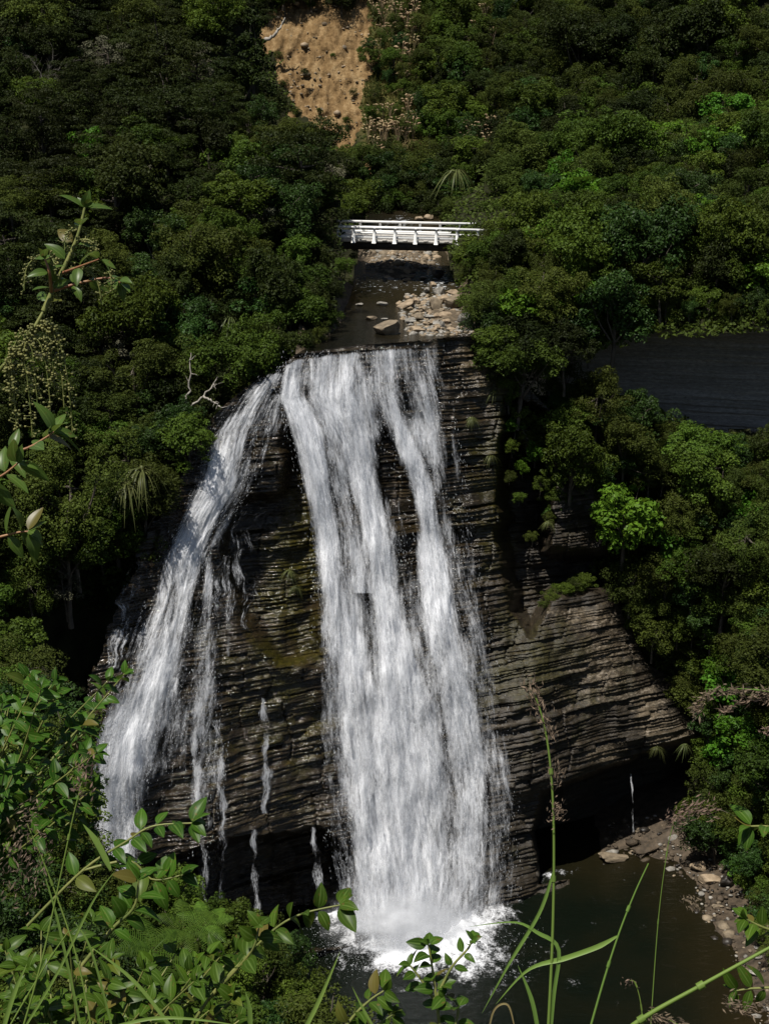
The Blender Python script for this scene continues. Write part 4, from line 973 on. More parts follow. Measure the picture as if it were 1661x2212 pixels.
def pl_right(px, py):
    if px < 1130: return 'beside the right end of the bridge' if py < 560 else 'on the right bank above the boulder pile'
    if py < 440: return 'on the right slope %s' % ('above the bridge level' if px < 1380 else 'by the right edge, above the dark gap')
    if py < 570: return 'on the right slope level with the bridge %s' % ('near its end' if px < 1300 else 'towards the right edge')
    return 'just above the shaded right cliff' if px > 1300 else 'between the stream and the shaded right cliff'
scatter([(1085, 520), (1085, 440), (1100, 340), (1250, 330), (1400, 290), (1730, 240), (1730, 600), (1500, 600), (1380, 640), (1290, 730), (1180, 800), (1090, 830), (1050, 740), (1050, 690), (1040, 620), (1035, 560)], F_RIGHT,
        {'mid': 5, 'olive': 3, 'blue': 1.5, 'dark': 1, 'bright': 1.1}, (1.4, 4.3), pl_right, [[(1510, 390), (1610, 370), (1610, 440), (1520, 450)]], .74, 7)
def pl_low(px, py):
    if py < 1000: return 'below the shaded right cliff %s' % ('beside the wet rock' if px < 1250 else 'at the right edge' if px > 1480 else 'in the middle of the right slope')
    if py < 1260: return 'on the right slope %s' % ('beside the bright rounded tree' if px < 1480 else 'near the right edge')
    if py < 1520: return 'on the right slope above the pale ledges' if px < 1500 else 'at the right edge level with the pale ledges'
    if py < 1720: return 'at the right edge beside the pale ledges'
    return 'over the right shore of the pool'
LOWP = [(1200, 830), (1290, 830), (1390, 880), (1460, 930), (1560, 960), (1730, 955), (1730, 2000), (1650, 1990), (1610, 1890), (1560, 1810), (1500, 1760), (1500, 1680), (1560, 1600), (1480, 1490), (1400, 1400), (1350, 1280), (1340, 1130), (1270, 1050), (1190, 960)]
scatter(LOWP, F_LOWER, {'mid': 4, 'olive': 3, 'blue': 2, 'bright': .8, 'dark': .5}, (1.3, 3.9), pl_low, [[(1380, 1390), (1470, 1380), (1490, 1500), (1430, 1480)], [(1260, 1040), (1440, 1040), (1440, 1230), (1260, 1230)]], .74, 8)
def pl_near(px, py):
    return 'on the near bank %s' % ('above the lower left corner' if py < 1800 else 'at the lower left, under the foreground leaves' if px < 330 else 'in front of the left end of the pool')
scatter([(-60, 1400), (60, 1410), (120, 1500), (140, 1700), (200, 1880), (330, 1960), (470, 1985), (560, 2010), (640, 2080), (690, 2180), (700, 2260), (-60, 2260)], F_NEAR, {'mid': 4, 'blue': 2, 'olive': 2}, (1.3, 2.0), pl_near, [], .8, 9)

for k, (px, py, R, key, F, lab) in enumerate([
 (640, 410, 4.6, 'beech', F_LEFT, 'largest dark layered tree, left of the bridge and above it'), (420, 560, 4.4, 'olive', F_LEFT, 'large olive tree in mid left slope, well left of the bridge'),
 (300, 720, 4.0, 'mid', F_LEFT, 'large green tree behind the hanging flower strings and the stream'), (250, 430, 4.4, 'dark', F_LEFT, 'large very dark tree above the tip of the tall foreground stem'), (560, 660, 3.8, 'dark', F_LEFT, 'large very dark tree shading the left bank of the stream'),
 (90, 640, 4.0, 'beech', F_LEFT, 'large layered tree behind the tall foreground stem'), (1260, 560, 4.2, 'mid', F_RIGHT, 'large green tree right of the bridge, over the bank'), (1420, 500, 4.4, 'olive', F_RIGHT, 'large pale olive tree midway between the bridge and the right edge'),
 (1160, 640, 3.6, 'olive', F_RIGHT, 'large olive tree standing over the boulder pile'), (1580, 540, 4.0, 'mid', F_RIGHT, 'large green tree near the right edge above the shaded cliff'), (1350, 330, 4.6, 'mid', F_RIGHT, 'large bright-topped tree on the upper right slope'),
 (1600, 1200, 3.8, 'olive', F_LOWER, 'large olive tree at the right edge, level with the bright rounded tree'), (1520, 1040, 3.4, 'mid', F_LOWER, 'large green tree under the shaded right cliff'), (1250, 130, 4.8, 'dark', F_BACK, 'large very dark tree near the top right of the slip slope'), (1500, 120, 5.0, 'dark', F_BACK, 'largest very dark tree in the upper right corner')]):
    tree(px, py, R, key, float(F(px, py)) - 2.6, ' '.join(lab.split()[:16]), None, 1.1)
# trees one can tell apart
for a in [
 (550, 180, 3.1, 'conifer', 'tall dark conifer standing at the left edge of the slip', 1.15),
 (950, 190, 1.9, 'conifer', 'slender dark conifer in the toetoe grass right of the slip', 1.1)]:
    px, py, R, key, lab, sq = a; F = F_LEFT if px < 700 else F_BACK
    tree(px, py, R, key, float(F(px, py)) - 2.0, lab, None, sq)
tree(588, 235, 1.9, 'dark', float(F_LEFT(588, 235)) - .5, 'dark bush at the foot of the conifer by the slip', None)
tree(500, 150, 2.2, 'conifer', float(F_LEFT(500, 150)) - 1.0, 'shorter dark conifer left of the tall one beside the slip', None, 1.0)
tree(1348, 1125, 2.75, 'bright', float(F_LOWER(1350, 1130)) - 2.8, 'bright rounded tree standing alone on the ledge right of the wet rock', None, 1.1, None, 1)
for px, py, R, key, F, lab in [
 (200, 325, 1.8, 'bright', F_LEFT, 'bright yellow-green shrub among dark trees on the left slope'),
 (1560, 240, 2.6, 'bright', F_RIGHT, 'vivid green tree at the right edge, below the dark summit trees'),
 (1600, 310, 2.0, 'bright', F_RIGHT, 'vivid green shrub under the vivid green tree at the right edge'),
 (1450, 415, 2.6, 'olive', F_RIGHT, 'pale olive dome-shaped tree left of the dark gap at right'),
 (1170, 530, 1.9, 'bright', F_RIGHT, 'yellow-green shrub right of the end of the bridge'),
 (1660, 1000, 1.9, 'mid', F_LOWER, 'green tree cut by the right edge below the cliff band'),
 (510, 845, 1.5, 'olive', F_LEFT, 'dense olive bush overhanging the top of the left waterfall'),
 (560, 765, 2.0, 'mid', F_LEFT, 'green bush at the left side of the lip'),
 (330, 960, 2.4, 'blue', F_LEFT, 'glossy bush above the strap-leaved plants'),
 (250, 1110, 2.6, 'mid', F_LEFT, 'leafy bush under the strap-leaved plants beside the left waterfall'),
 (612, 742, 1.7, 'dark', F_LEFT, 'dark bush at the water edge left of the lip'),
 (743, 575, .8, 'mid', F_LEFT, 'small pale shrub at the left bank by the bridge'),
 (660, 155, .45, 'dark', F_BACK, 'small dark bush growing in the middle of the slip'),
 (735, -2, 1.6, 'dark', F_BACK, 'dark bush at the top of the slip'),
 (1075, 770, 2.0, 'mid', F_RIGHT, 'bush hanging over the right end of the lip'),
 (1100, 830, 1.6, 'olive', F_RIGHT, 'olive bush on the rock edge right of the lip')]:
    tree(px, py, R, key, float(F(px, py)) - 1.3, lab, None)

for k, (px, py, R) in enumerate([(1400, 665, 1.0), (1440, 655, 1.2), (1490, 668, .9), (1530, 650, 1.2), (1580, 662, 1.0), (1630, 655, 1.2), (1660, 670, 1.0), (1350, 690, 1.1)]):
    tree(px, py, R, ['mid', 'olive', 'blue'][k % 3], float(F_RIGHT(px, py)) - .6, '%s leaning over the top edge of the shaded right cliff' % KIND[['mid', 'olive', 'blue'][k % 3]][1], 'bushes along the top of the shaded cliff')
for k, (px, py, R, key) in enumerate([(1128, 900, 1.1, 'mid'), (1180, 925, 1.3, 'olive'), (1235, 950, 1.4, 'mid'), (1205, 1010, 1.1, 'mid'), (1155, 975, .9, 'bright'), (1250, 1040, 1.3, 'olive'), (1195, 1075, .9, 'mid'), (1240, 1105, .8, 'olive'), (1270, 990, 1.4, 'blue'), (1225, 870, 1.4, 'olive'), (1165, 1045, .8, 'mid'), (1190, 1120, .6, 'olive'), (1265, 1085, 1.0, 'mid'), (1138, 950, .8, 'olive'), (1290, 1130, 1.0, 'mid'), (1092, 862, .8, 'mid'), (1112, 920, .7, 'bright'), (1106, 965, .6, 'mid'), (1128, 1010, .6, 'bright'), (1100, 1030, .45, 'olive'), (1120, 1075, .5, 'mid'), (1150, 1160, .5, 'olive')]):
    tree(px, py, R, key, float(wall_base(np.array(px), np.array(py))) + .6, KIND[key][1] + ' hanging on the rock beside the dark hollow', 'bushes on the rock beside the dark hollow')
for k, (px, py, R, d, key, lab) in enumerate([(668, 505, 1.7, 111.5, 'dark', 'dark bush hiding the left end of the bridge'), (690, 560, 1.3, 109.5, 'dark', 'dark bush under the left end of the bridge'), (700, 470, 1.8, 120, 'mid', 'bush behind the left end of the bridge'), (765, 452, 1.6, 131, 'mid', 'bush on the far left bank behind the bridge'),
     (694, 522, 1.15, 112.5, 'mid', 'small green bush covering the left end post of the bridge'), (700, 590, 1.1, 109, 'dark', 'small dark bush below the left end of the bridge'), (712, 468, 1.2, 119, 'olive', 'olive bush just behind the left end post of the bridge'), (1062, 505, 1.1, 112, 'olive', 'small olive bush in front of the right end of the bridge'), (1000, 560, .8, 113, 'mid', 'small bush under the right end of the bridge'),
     (648, 748, .8, 98.3, 'dark', 'low dark bush on the rock edge at the left end of the lip'), (676, 712, .9, 101.5, 'dark', 'dark bush at the water edge just upstream of the lip'), (700, 668, .9, 105, 'dark', 'dark bush leaning over the stream midway to the bridge'), (722, 632, .8, 108.5, 'dark', 'dark bush leaning over the stream near the bridge shadow'),
     (692, 722, 1.0, 100.2, 'olive', 'olive bush on the left rim just upstream of the lip'), (664, 738, .9, 98.6, 'dark', 'dark bush beside the olive one at the left rim of the lip'), (716, 690, .8, 103, 'mid', 'green bush hanging over the left edge of the stream'),
     (985, 462, 1.7, 128, 'olive', 'olive bush behind the right half of the bridge'), (1030, 545, 1.5, 111, 'mid', 'bush below the right end of the bridge'), (1060, 468, 1.7, 121, 'mid', 'bush behind the right end of the bridge'), (690, 625, 1.5, 106.5, 'dark', 'very dark bush on the shaded left bank of the stream'), (660, 690, 1.5, 103, 'dark', 'very dark bush on the left bank nearer the lip'), (1010, 590, 1.1, 110, 'olive', 'olive bush over the right bank below the bridge')]):
    tree(px, py, R, key, d, lab, None)
for k, (px, py, R) in enumerate([(640, 240, .5), (690, 240, .4), (612, 180, .45), (720, 120, .35), (765, 200, .5), (750, 262, .55), (700, 290, .5), (780, 110, .5), (600, 120, .5), (670, 10, .5)]):
    tree(px, py, R, ['olive', 'mid'][k % 2], float(F_BACK(px, py)) + .5, 'small %s bush rooted on the bare slip' % ['olive', 'green'][k % 2], 'small bushes on the slip', cat='shrub')

for k, (px, py, R, key) in enumerate([(1612, 1905, 1.1, 'mid'), (1650, 1950, 1.2, 'olive'), (1640, 2010, .9, 'mid'), (1668, 2060, 1.0, 'olive'), (1590, 1880, .9, 'blue'), (1655, 1885, 1.4, 'mid')]):
    tree(px, py, R, key, float(depth_at_z(py, 1.2)) - .3, KIND[key][1] + ' overhanging the stones of the pool shore', 'bushes overhanging the pool shore')
# grey twiggy dead shrubs
def dead_tree(name, pts_list, label, r0=.09, mat=None, seed=0, twig=10, tl=.9, group=None):
    r = np.random.default_rng(seed); base = pts_list[0][0]
    b = P(*base); mb = []; tw = []
    for pl in pts_list:
        w_ = np.array([P(*q) for q in pl]) - b; m = 14
        t = np.linspace(0, len(w_) - 1, m); w2 = np.stack([np.interp(t, np.arange(len(w_)), w_[:, k]) for k in range(3)], 1)
        w2[1:-1] += r.normal(size=(m - 2, 3)) * .05
        mb.append(tube(w2, np.linspace(r0, r0 * .3, m), 6))
        for k in range(twig):
            i = r.integers(4, m); dv = unit(unit(w2[i] - w2[i - 1]) + r.normal(size=3) * .7)
            mb.append(tube(wig(w2[i], w2[i] + dv * tl * r.uniform(.4, 1.2), 5, .03, r), np.linspace(r0 * .3, r0 * .08, 5), 4))
    v, q = merge(mb); e = empty(name, b, label, 'dead tree' if name == 'dead_tree' else name.replace('_', ' '), group); obj('trunk', mesh('trunk', v, q, smooth=True, mat=mat or M_PALE), e); return e
dead_tree('dead_tree', [[(400, 884, 94), (408, 840, 94), (411, 800, 93.6), (413, 762, 93.6)], [(396, 886, 94), (430, 866, 93.5), (455, 838, 93.3), (470, 815, 93.2)], [(440, 855, 93.4), (460, 868, 93), (478, 880, 93)]], 'bare grey dead tree leaning out beside the top of the left waterfall', .085, M_PALE, 3, 4, .6)
dead_tree('fallen_log', [[(572, 88, 147), (588, 80, 146.8), (604, 62, 146.6), (616, 38, 146.5)]], 'grey log lying across the top left of the slip', .22, M_PALE, 4, 2, .8)
for k, (px, py, s) in enumerate([(60, 190, 117), (100, 170, 116), (330, 540, 106)]):
    d = s - 1.5
    dead_tree('dead_tree', [[(px, py + 60, d), (px + 6, py, d), (px + 16, py - 60, d)], [(px + 3, py + 20, d), (px - 20, py - 30, d), (px - 40, py - 50, d)], [(px + 4, py + 10, d), (px + 36, py - 30, d), (px + 60, py - 40, d)]],
              ['bare grey-twigged tree at the left edge of the upper slope', 'second bare grey-twigged tree near the left edge, right of the first', 'bare twiggy tree in mid slope left of the bridge', 'bare twiggy tree below the dark trees of the upper left slope', 'bare twigs of a thin tree in the shade of the upper left slope', 'pale dead tree below the conifer by the slip'][k], .03, M_TWIG, 10 + k, 22, 1.0)
for k, (pl, lab) in enumerate([([(1108, 912, 104.5), (1125, 925, 104), (1142, 950, 103.8)], 'white dead twig sticking out beside the top of the right rock wall'), ([(1185, 945, 105), (1190, 985, 104.6), (1196, 1010, 104.5)], 'white hanging dead stem in the bush right of the wet rock'),
      ([(1420, 1150, 105), (1450, 1152, 104.5), (1478, 1170, 104.3)], 'thin bare arching branch right of the bright rounded tree'), ([(1525, 1625, 108), (1535, 1660, 107.6), (1545, 1690, 107.5)], 'grey dead twigs hanging at the right end of the pale ledges')]):
    dead_tree('dead_branch', [pl], lab, .04, M_PALE, 40 + k, 7, .5)

# strap-leaved clumps
M_STRAP = leaf_mat('strap_leaf', (0.035, 0.05, 0.015), (0.13, 0.14, 0.05), .35, .2)
M_STRAW = leaf_mat('straw_leaf', (0.10, 0.09, 0.03), (0.30, 0.24, 0.11), .6, .2)
M_FERN = leaf_mat('fern_leaf', (0.025, 0.055, 0.007), (0.095, 0.17, 0.02), .5, .35)
def ribbon(pts, wid, nrm_hint=(0, -1, .3), fold=0.0):
    pts = np.asarray(pts, float); t = unit(np.gradient(pts, axis=0)); s = unit(np.cross(t, np.asarray(nrm_hint, float)))
    wid = np.asarray(wid)[:, None]; up = unit(np.cross(s, t))
    V = np.concatenate([pts - s * wid / 2 + up * fold * wid, pts, pts + s * wid / 2 + up * fold * wid]); n = len(pts)
    Q = [(a * n + k, a * n + k + 1, (a + 1) * n + k + 1, (a + 1) * n + k) for a in (0, 1) for k in range(n - 1)]
    return V, np.array(Q)
def strap_clump(seed, n, ln, wd, droop):
    r = np.random.default_rng(seed); mb = []
    for k in range(n):
        a = r.uniform(0, 6.28); el = r.uniform(.3, 1.4); L_ = ln * r.uniform(.6, 1.1); t = np.linspace(0, 1, 9)
        h = np.array([math.cos(a), math.sin(a), 0]); p = h[None] * (L_ * math.cos(el) * t + .3 * L_ * t ** 2)[:, None]
        p[:, 2] += L_ * math.sin(el) * t - droop * L_ * t ** 2.2
        mb.append(ribbon(p, wd * np.array([.6, .9, 1, 1, .9, .8, .6, .35, .05]), (-h[1] * .2, h[0] * .2, 1), .2))
    return merge(mb)
SCM = [mesh('foliage', *strap_clump(k, 46, 2.0, .11, 1.5), mat=M_STRAP) for k in range(2)]
SCS = [mesh('foliage', *strap_clump(k + 9, 46, 1.7, .09, 1.3), mat=M_STRAW) for k in range(2)]
def clump(name, px, py, d, s, me, lab, cat='plant', group=None):
    o = obj(name, me, None, P(px, py, d)); o.scale = (s, s, s); o.rotation_euler = (0, 0, random.uniform(0, 6.28)); return tag(o, lab, cat, group)
clump('strap_leaved_plant', 308, 1022, 89.2, 1.05, SCM[0], 'drooping strap-leaved plant, the upper of two beside the left waterfall')
clump('strap_leaved_plant', 275, 1050, 88.6, .95, SCM[1], 'drooping strap-leaved plant lower left of its twin beside the left waterfall')
clump('strap_leaved_plant', 1528, 992, 103.2, .8, SCS[0], 'straw-coloured strap-leaved plant in the trees at the right')
clump('strap_leaved_plant', 1510, 985, 103.6, .65, SCM[0], 'smaller green strap-leaved plant left of the straw-coloured one')
clump('strap_leaved_plant', 500, 690, 101, .8, SCM[1], 'hanging strap-leaved plant in the dark bank left of the stream')
clump('strap_leaved_plant', 985, 375, 131, 1.1, SCM[1], 'yellow-green crown of straps by the stream behind the bridge')
clump('grass_tuft', 1420, 1618, 106.2, .45, SCM[0], 'green grass tuft hanging from the pale ledge', 'grass')
clump('grass_tuft', 1480, 1612, 106.6, .4, SCM[1], 'green grass tuft at the right end of the pale ledge', 'grass')
for k, (px, py, R) in enumerate([(1190, 1285, .75), (1215, 1270, .9), (1240, 1258, .8), (1262, 1250, .9), (1175, 1302, .5), (1225, 1292, .5)]):
    tree(px, py, R, ['olive', 'mid'][k % 2], 104.6 + .02 * (px - 1190), KIND[['olive', 'mid'][k % 2]][1] + ' crouching on the ledge above the lower right rock', 'low bushes on the right ledge', .8, 'shrub')
for k, (px, py) in enumerate([(1060, 985), (1020, 905), (1185, 1130), (1068, 845), (640, 1270), (625, 1235)]):
    clump('grass_tuft', px, py, float(wall_base(np.array(px), np.array(py))) - .1 + (1.6 if px < 700 else 0), .38, SCM[k % 2], ['green tuft on a ledge of the right rock wall', 'green tuft near the right veil of the main fall', 'green tuft on the rock below the bright rounded tree', 'green tuft at the dry beds by the lip', 'mossy tuft in the dark recess between the falls', 'upper mossy tuft in the dark recess between the falls'][k], 'grass')

# ferns
def fern_mesh(seed, nf, L_, droop=.75):
    r = np.random.default_rng(seed); mb = []
    for k in range(nf):
        a = 6.283 * k / nf + r.uniform(-.2, .2); h = np.array([math.cos(a), math.sin(a), 0]); el = r.uniform(.35, .8); m = 22; t = np.linspace(0, 1, m); ll = L_ * r.uniform(.8, 1.1)
        p = h[None] * (ll * math.cos(el) * t)[:, None]; p[:, 2] = ll * (math.sin(el) * t - droop * .8 * t ** 2)
        mb.append(ribbon(p, np.linspace(.035, .01, m) * L_ * .5, (-h[1] * .2, h[0] * .2, 1)))
        tg = unit(np.gradient(p, axis=0)); sd_ = np.array([-h[1], h[0], 0])
        for i in range(2, m - 1):
            w_ = ll * .21 * math.sin(math.pi * (t[i] ** .8) * .97 + .05)
            for sg in (-1, 1):
                q = np.linspace(0, 1, 5)[:, None]; e = p[i] + (sd_ * sg * q + tg[i] * q * .35) * w_; e[:, 2] -= (q[:, 0] ** 2) * w_ * .25
                mb.append(ribbon(e, ll * .024 * np.array([.8, 1, .9, .6, .1]), (0, 0, 1)))
    return merge(mb)
FM = [mesh('foliage', *fern_mesh(k, 7, 1.0), mat=M_FERN) for k in range(3)]
for k, (px, py, d, s, lab) in enumerate([
 (395, 2010, 36, .85, 'bright green fern at the lower left in front of the left cave'), (330, 2055, 33, .85, 'bright green fern lowest of the ferns at the lower left'), (445, 2000, 38, .7, 'bright green fern nearest the pool at the lower left'),
 (1120, 905, 104, .8, 'fern on the rock edge at the top of the right wall'), (1150, 965, 104.5, .9, 'hanging fern right of the wet rock wall'), (1135, 990, 104.3, .8, 'hanging fern below its neighbour on the right rock wall'), (1200, 1090, 105, .9, 'fern over the dark hollow below the right bushes'), (1215, 1060, 105, .9, 'fern left of the bright rounded tree'), (1180, 880, 104.8, .8, 'fern under the bushes at the corner of the right wall'),
 (985, 420, 128, 1.5, 'tree fern hanging over the stream behind the bridge'), (1240, 400, 117, 1.6, 'pale tree fern on the right slope above the bridge')]):
    e = empty('fern', P(px, py, d), lab, 'fern'); e.rotation_euler = (.35 * math.sin(k * 2.1) + .25, .3 * math.cos(k * 1.7), k); e.scale = (s * 1.5,) * 3; obj('foliage', FM[k % 3], e)

# toetoe grass and tussock right of the slip
M_PLUME = leaf_mat('plume', (0.30, 0.22, 0.12), (0.55, 0.42, 0.27), .8, .3, .15)
def toetoe(seed):
    r = np.random.default_rng(seed); v, q = strap_clump(seed, 34, 1.5, .06, .9); mb = [(v, q)]; nq = len(q); pl = []
    for k in range(7):
        a = r.uniform(0, 6.28); ln = r.uniform(1.5, 2.3); dx = np.array([math.cos(a), math.sin(a), 0]) * r.uniform(.2, .6)
        pl.append(tube(np.array([dx * t * t + np.array([0, 0, ln * t]) for t in np.linspace(0, 1, 5)]), .012, 4)); top = dx + np.array([0, 0, ln])
        t = np.linspace(0, 1, 7); p = top[None] * .97 + unit(dx)[None] * (.35 * t ** 2)[:, None]; p[:, 2] += .5 * t - .3 * t ** 2
        pl.append(tube(p, np.array([.02, .055, .075, .08, .065, .045, .01]), 6))
    v, q2 = merge(mb + pl); me = mesh('foliage', v, q2, mat=[M_STRAW if seed % 2 else M_STRAP, M_PLUME]); mi2 = np.zeros(len(q2), np.int32); mi2[nq:] = 1; me.polygons.foreach_set('material_index', mi2); return me
TM = [toetoe(k) for k in range(4)]
r = np.random.default_rng(21)
tp = [(r.uniform(805, 900), r.uniform(20, 120)) for _ in range(22)] + [(r.uniform(820, 900), r.uniform(120, 200)) for _ in range(8)] + [(r.uniform(800, 900), r.uniform(255, 325)) for _ in range(18)] + [(r.uniform(1000, 1080), r.uniform(290, 335)) for _ in range(14)] + [(r.uniform(960, 1080), r.uniform(20, 110)) for _ in range(8)] + [(r.uniform(795, 830), r.uniform(280, 370)) for _ in range(6)]
for px, py in tp:
    g = 'beside the top of the slip' if py < 125 and px < 950 else 'on the mid slope right of the slip' if py < 210 and px < 950 else 'beside the foot of the slip' if px < 950 else 'above the right end of the bridge' if py > 200 else 'near the top edge right of the slip'
    clump('toetoe_grass', px, py, float(F_BACK(px, py)) - .3, r.uniform(.7, 1.05), TM[r.integers(4)], 'toetoe grass with buff plumes ' + g, 'grass', 'toetoe grass clumps ' + g)
# ground cover on the back slope
n = 9000; px = r.uniform(780, 1130, n); py = r.uniform(-40, 345, n); ok = (sdf_poly(px, py, GRASSY) > 0) & (slip_f(px, py) < -4); px, py = px[ok], py[ok]; m = len(px)
b = P(px, py, F_BACK(px, py) + .5); a = r.uniform(0, 6.28, m); hgt = r.uniform(.35, 1.0, m)
tip = b + np.stack([np.cos(a) * .4, np.sin(a) * .4 - .2, hgt], 1); sd_ = np.stack([-np.sin(a), np.cos(a), np.zeros(m)], 1) * .07
v = np.stack([b - sd_, b + sd_, tip], 1)
tag(obj('grass', mesh('grass', v.reshape(-1, 3), None, np.arange(m * 3).reshape(-1, 3), mat=leaf_mat('slope_grass', (0.05, 0.065, 0.015), (0.17, 0.15, 0.05), .6, .25))), 'rough grass on the back slope right of the slip', None, None, 'stuff')

# ------------------------------------------------------------------ foreground plants
M_BROAD = leaf_mat('glossy_leaf', (0.009, 0.028, 0.003), (0.066, 0.130, 0.010), .4, .25, .12, 25, .16, True)
M_TUTU = leaf_mat('tutu_leaf', (0.05, 0.085, 0.014), (0.09, 0.14, 0.022), .38, .35, .1, 25, .3, True)
M_STEM = plain_mat('green_stem', (0.07, 0.10, 0.02), (0.20, 0.20, 0.06), 30, .5, 0)
M_RED = plain_mat('red_stem', (0.18, 0.06, 0.035), (0.28, 0.16, 0.07), 30, .45, 0)
M_BERRY = plain_mat('flower_bead', (0.07, 0.08, 0.02), (0.20, 0.19, 0.06), 60, .5, 0)
M_GRASS = leaf_mat('grass_blade', (0.09, 0.15, 0.03), (0.22, 0.32, 0.07), .4, .3, .1, 6)
M_SEED = leaf_mat('seed_head', (0.10, 0.072, 0.05), (0.29, 0.21, 0.155), .8, .3, .1, 20)
def leaf_blade(base, dirv, up, ln, wd, curl, fold=.18):
    """ovate leaf with a folded midrib; grid of 3 x 9"""
    d = unit(np.asarray(dirv, float)); s = unit(np.cross(d, np.asarray(up, float))); u_ = np.cross(s, d); t = np.linspace(0, 1, 9)
    w_ = wd * np.sin(np.pi * t ** .8) ** .8 * (1 - .15 * t); w_[0] = .06 * wd; w_[-1] = 0.01 * wd
    ctr = np.asarray(base)[None] + d[None] * (ln * t)[:, None] * (1 - .25 * abs(curl) * t[:, None]) - u_[None] * (curl * ln * t ** 2)[:, None]
    rows = [ctr + s[None] * (w_ * a)[:, None] / 2 + u_[None] * (fold * np.abs(a) ** 1.3 * w_ * (1 if abs(a) < .9 else .8))[:, None] for a in (-1, -.5, 0, .5, 1)]
    V = np.concatenate(rows); n = 9; Q = [(a * n + k, a * n + k + 1, (a + 1) * n + k + 1, (a + 1) * n + k) for a in range(4) for k in range(n - 1)]
    return V, np.array(Q)
def smooth_path(pts, m):
    w_ = np.array([P(*q) for q in pts]); t = np.linspace(0, len(w_) - 1, m); i = np.clip(t.astype(int), 0, len(w_) - 2); f = (t - i)[:, None]
    p0 = w_[np.clip(i - 1, 0, len(w_) - 1)]; p1 = w_[i]; p2 = w_[i + 1]; p3 = w_[np.clip(i + 2, 0, len(w_) - 1)]
    return .5 * ((2 * p1) + (-p0 + p2) * f + (2 * p0 - 5 * p1 + 4 * p2 - p3) * f ** 2 + (-p0 + 3 * p1 - 3 * p2 + p3) * f ** 3)
def branch(stems, leaves, pts, rad, ln, wd, npair, r, start=.25, term=3, curl=.35):
    m = max(12, npair * 3); p = smooth_path(pts, m); stems.append(tube(p, np.linspace(rad, rad * .45, m), 6)); tg = unit(np.gradient(p, axis=0))
    for k in range(npair):
        i = int((start + (1 - start) * k / max(npair - 1, 1)) * (m - 1)); a0 = r.uniform(0, 3.14); t = tg[i]; e1 = unit(np.cross(t, (.2, -.9, .4))); e2 = np.cross(t, e1)
        for sg in (0, math.pi):
            a = a0 + sg + r.uniform(-.3, .3); sv = e1 * math.cos(a) + e2 * math.sin(a); dv = unit(sv * 1.0 + t * .45 + np.array([0, -.12, .0])); s = r.uniform(.7, 1.1)
            up = unit(np.array([-.1, -.35, 1.0]) + r.normal(size=3) * .35)
            leaves.append(leaf_blade(p[i] + sv * rad, dv, up, ln * s, wd * s, curl * r.uniform(.2, 1.4)))
    for k in range(term):
        a = 6.28 * k / max(term, 1) + r.uniform(0, 1); t = tg[-1]; e1 = unit(np.cross(t, (.2, -.9, .4))); e2 = np.cross(t, e1); dv = unit((e1 * math.cos(a) + e2 * math.sin(a)) * .8 + t * .8)
        s = r.uniform(.5, .85); leaves.append(leaf_blade(p[-1], dv, unit(np.array([0, -.35, 1.0]) + r.normal(size=3) * .3), ln * s, wd * s, .3))
    return p
def plant(name, base, label, cat, stems, leaves, smat, lmat, extra=()):
    b = P(*base); e = empty(name, b, label, cat)
    v, q = merge(stems); obj('stem', mesh('stem', v - b, q, smooth=True, mat=smat), e)
    if leaves: v, q = merge(leaves); obj('foliage', mesh('foliage', v - b, q, smooth=True, mat=lmat, attrs={'rib': np.tile(np.repeat([1, .5, 0, .5, 1], 9), len(v) // 45)}), e)
    for nm, mb, mat in extra:
        v, q = merge(mb); obj(nm, mesh(nm, v - b, q, smooth=True, mat=mat), e)
    return e
OCT_V = np.array([(1, 0, 0), (-1, 0, 0), (0, 1, 0), (0, -1, 0), (0, 0, 1), (0, 0, -1)], float)
def bead(c, s):
    v, f = ICO1; return (v * s + c, f)
def quads_of_tris(f): return np.concatenate([f, f[:, 2:3]], 1)
_b = bmesh.new(); bmesh.ops.create_cube(_b, size=1.2); BV = np.array([x.co[:] for x in _b.verts]); BQ = np.array([[q.index for q in p.verts] for p in _b.faces]); _b.free()
BV = BV / np.linalg.norm(BV, axis=1)[:, None]
def raceme(stalk, beads, p0, side, drop, ln, r, s=.0035, dens=60):
    """hanging string of small flowers; p0 world, side sideways arch (m), ln length (m)"""
    m = 16; t = np.linspace(0, 1, m); p = np.asarray(p0)[None] + np.stack([side * (1 - (1 - t) ** 2.2), -.02 * t, drop * np.sin(t * 1.4) * .5 - ln * np.clip(t - .15, 0, 1) ** 1.5], 1)
    stalk.append(tube(p, .0012, 4))
    for k in range(dens):
        i = r.uniform(1, m - 1.01); a = p[int(i)] * (1 - i % 1) + p[int(i) + 1] * (i % 1) if int(i) + 1 < m else p[-1]
        dv = unit(r.normal(size=3)) * r.uniform(.006, .014); stalk.append(tube(np.array([a, a + dv]), .0005, 3)); beads.append((BV * s * r.uniform(.7, 1.2) + a + dv, BQ))
r = np.random.default_rng(77)
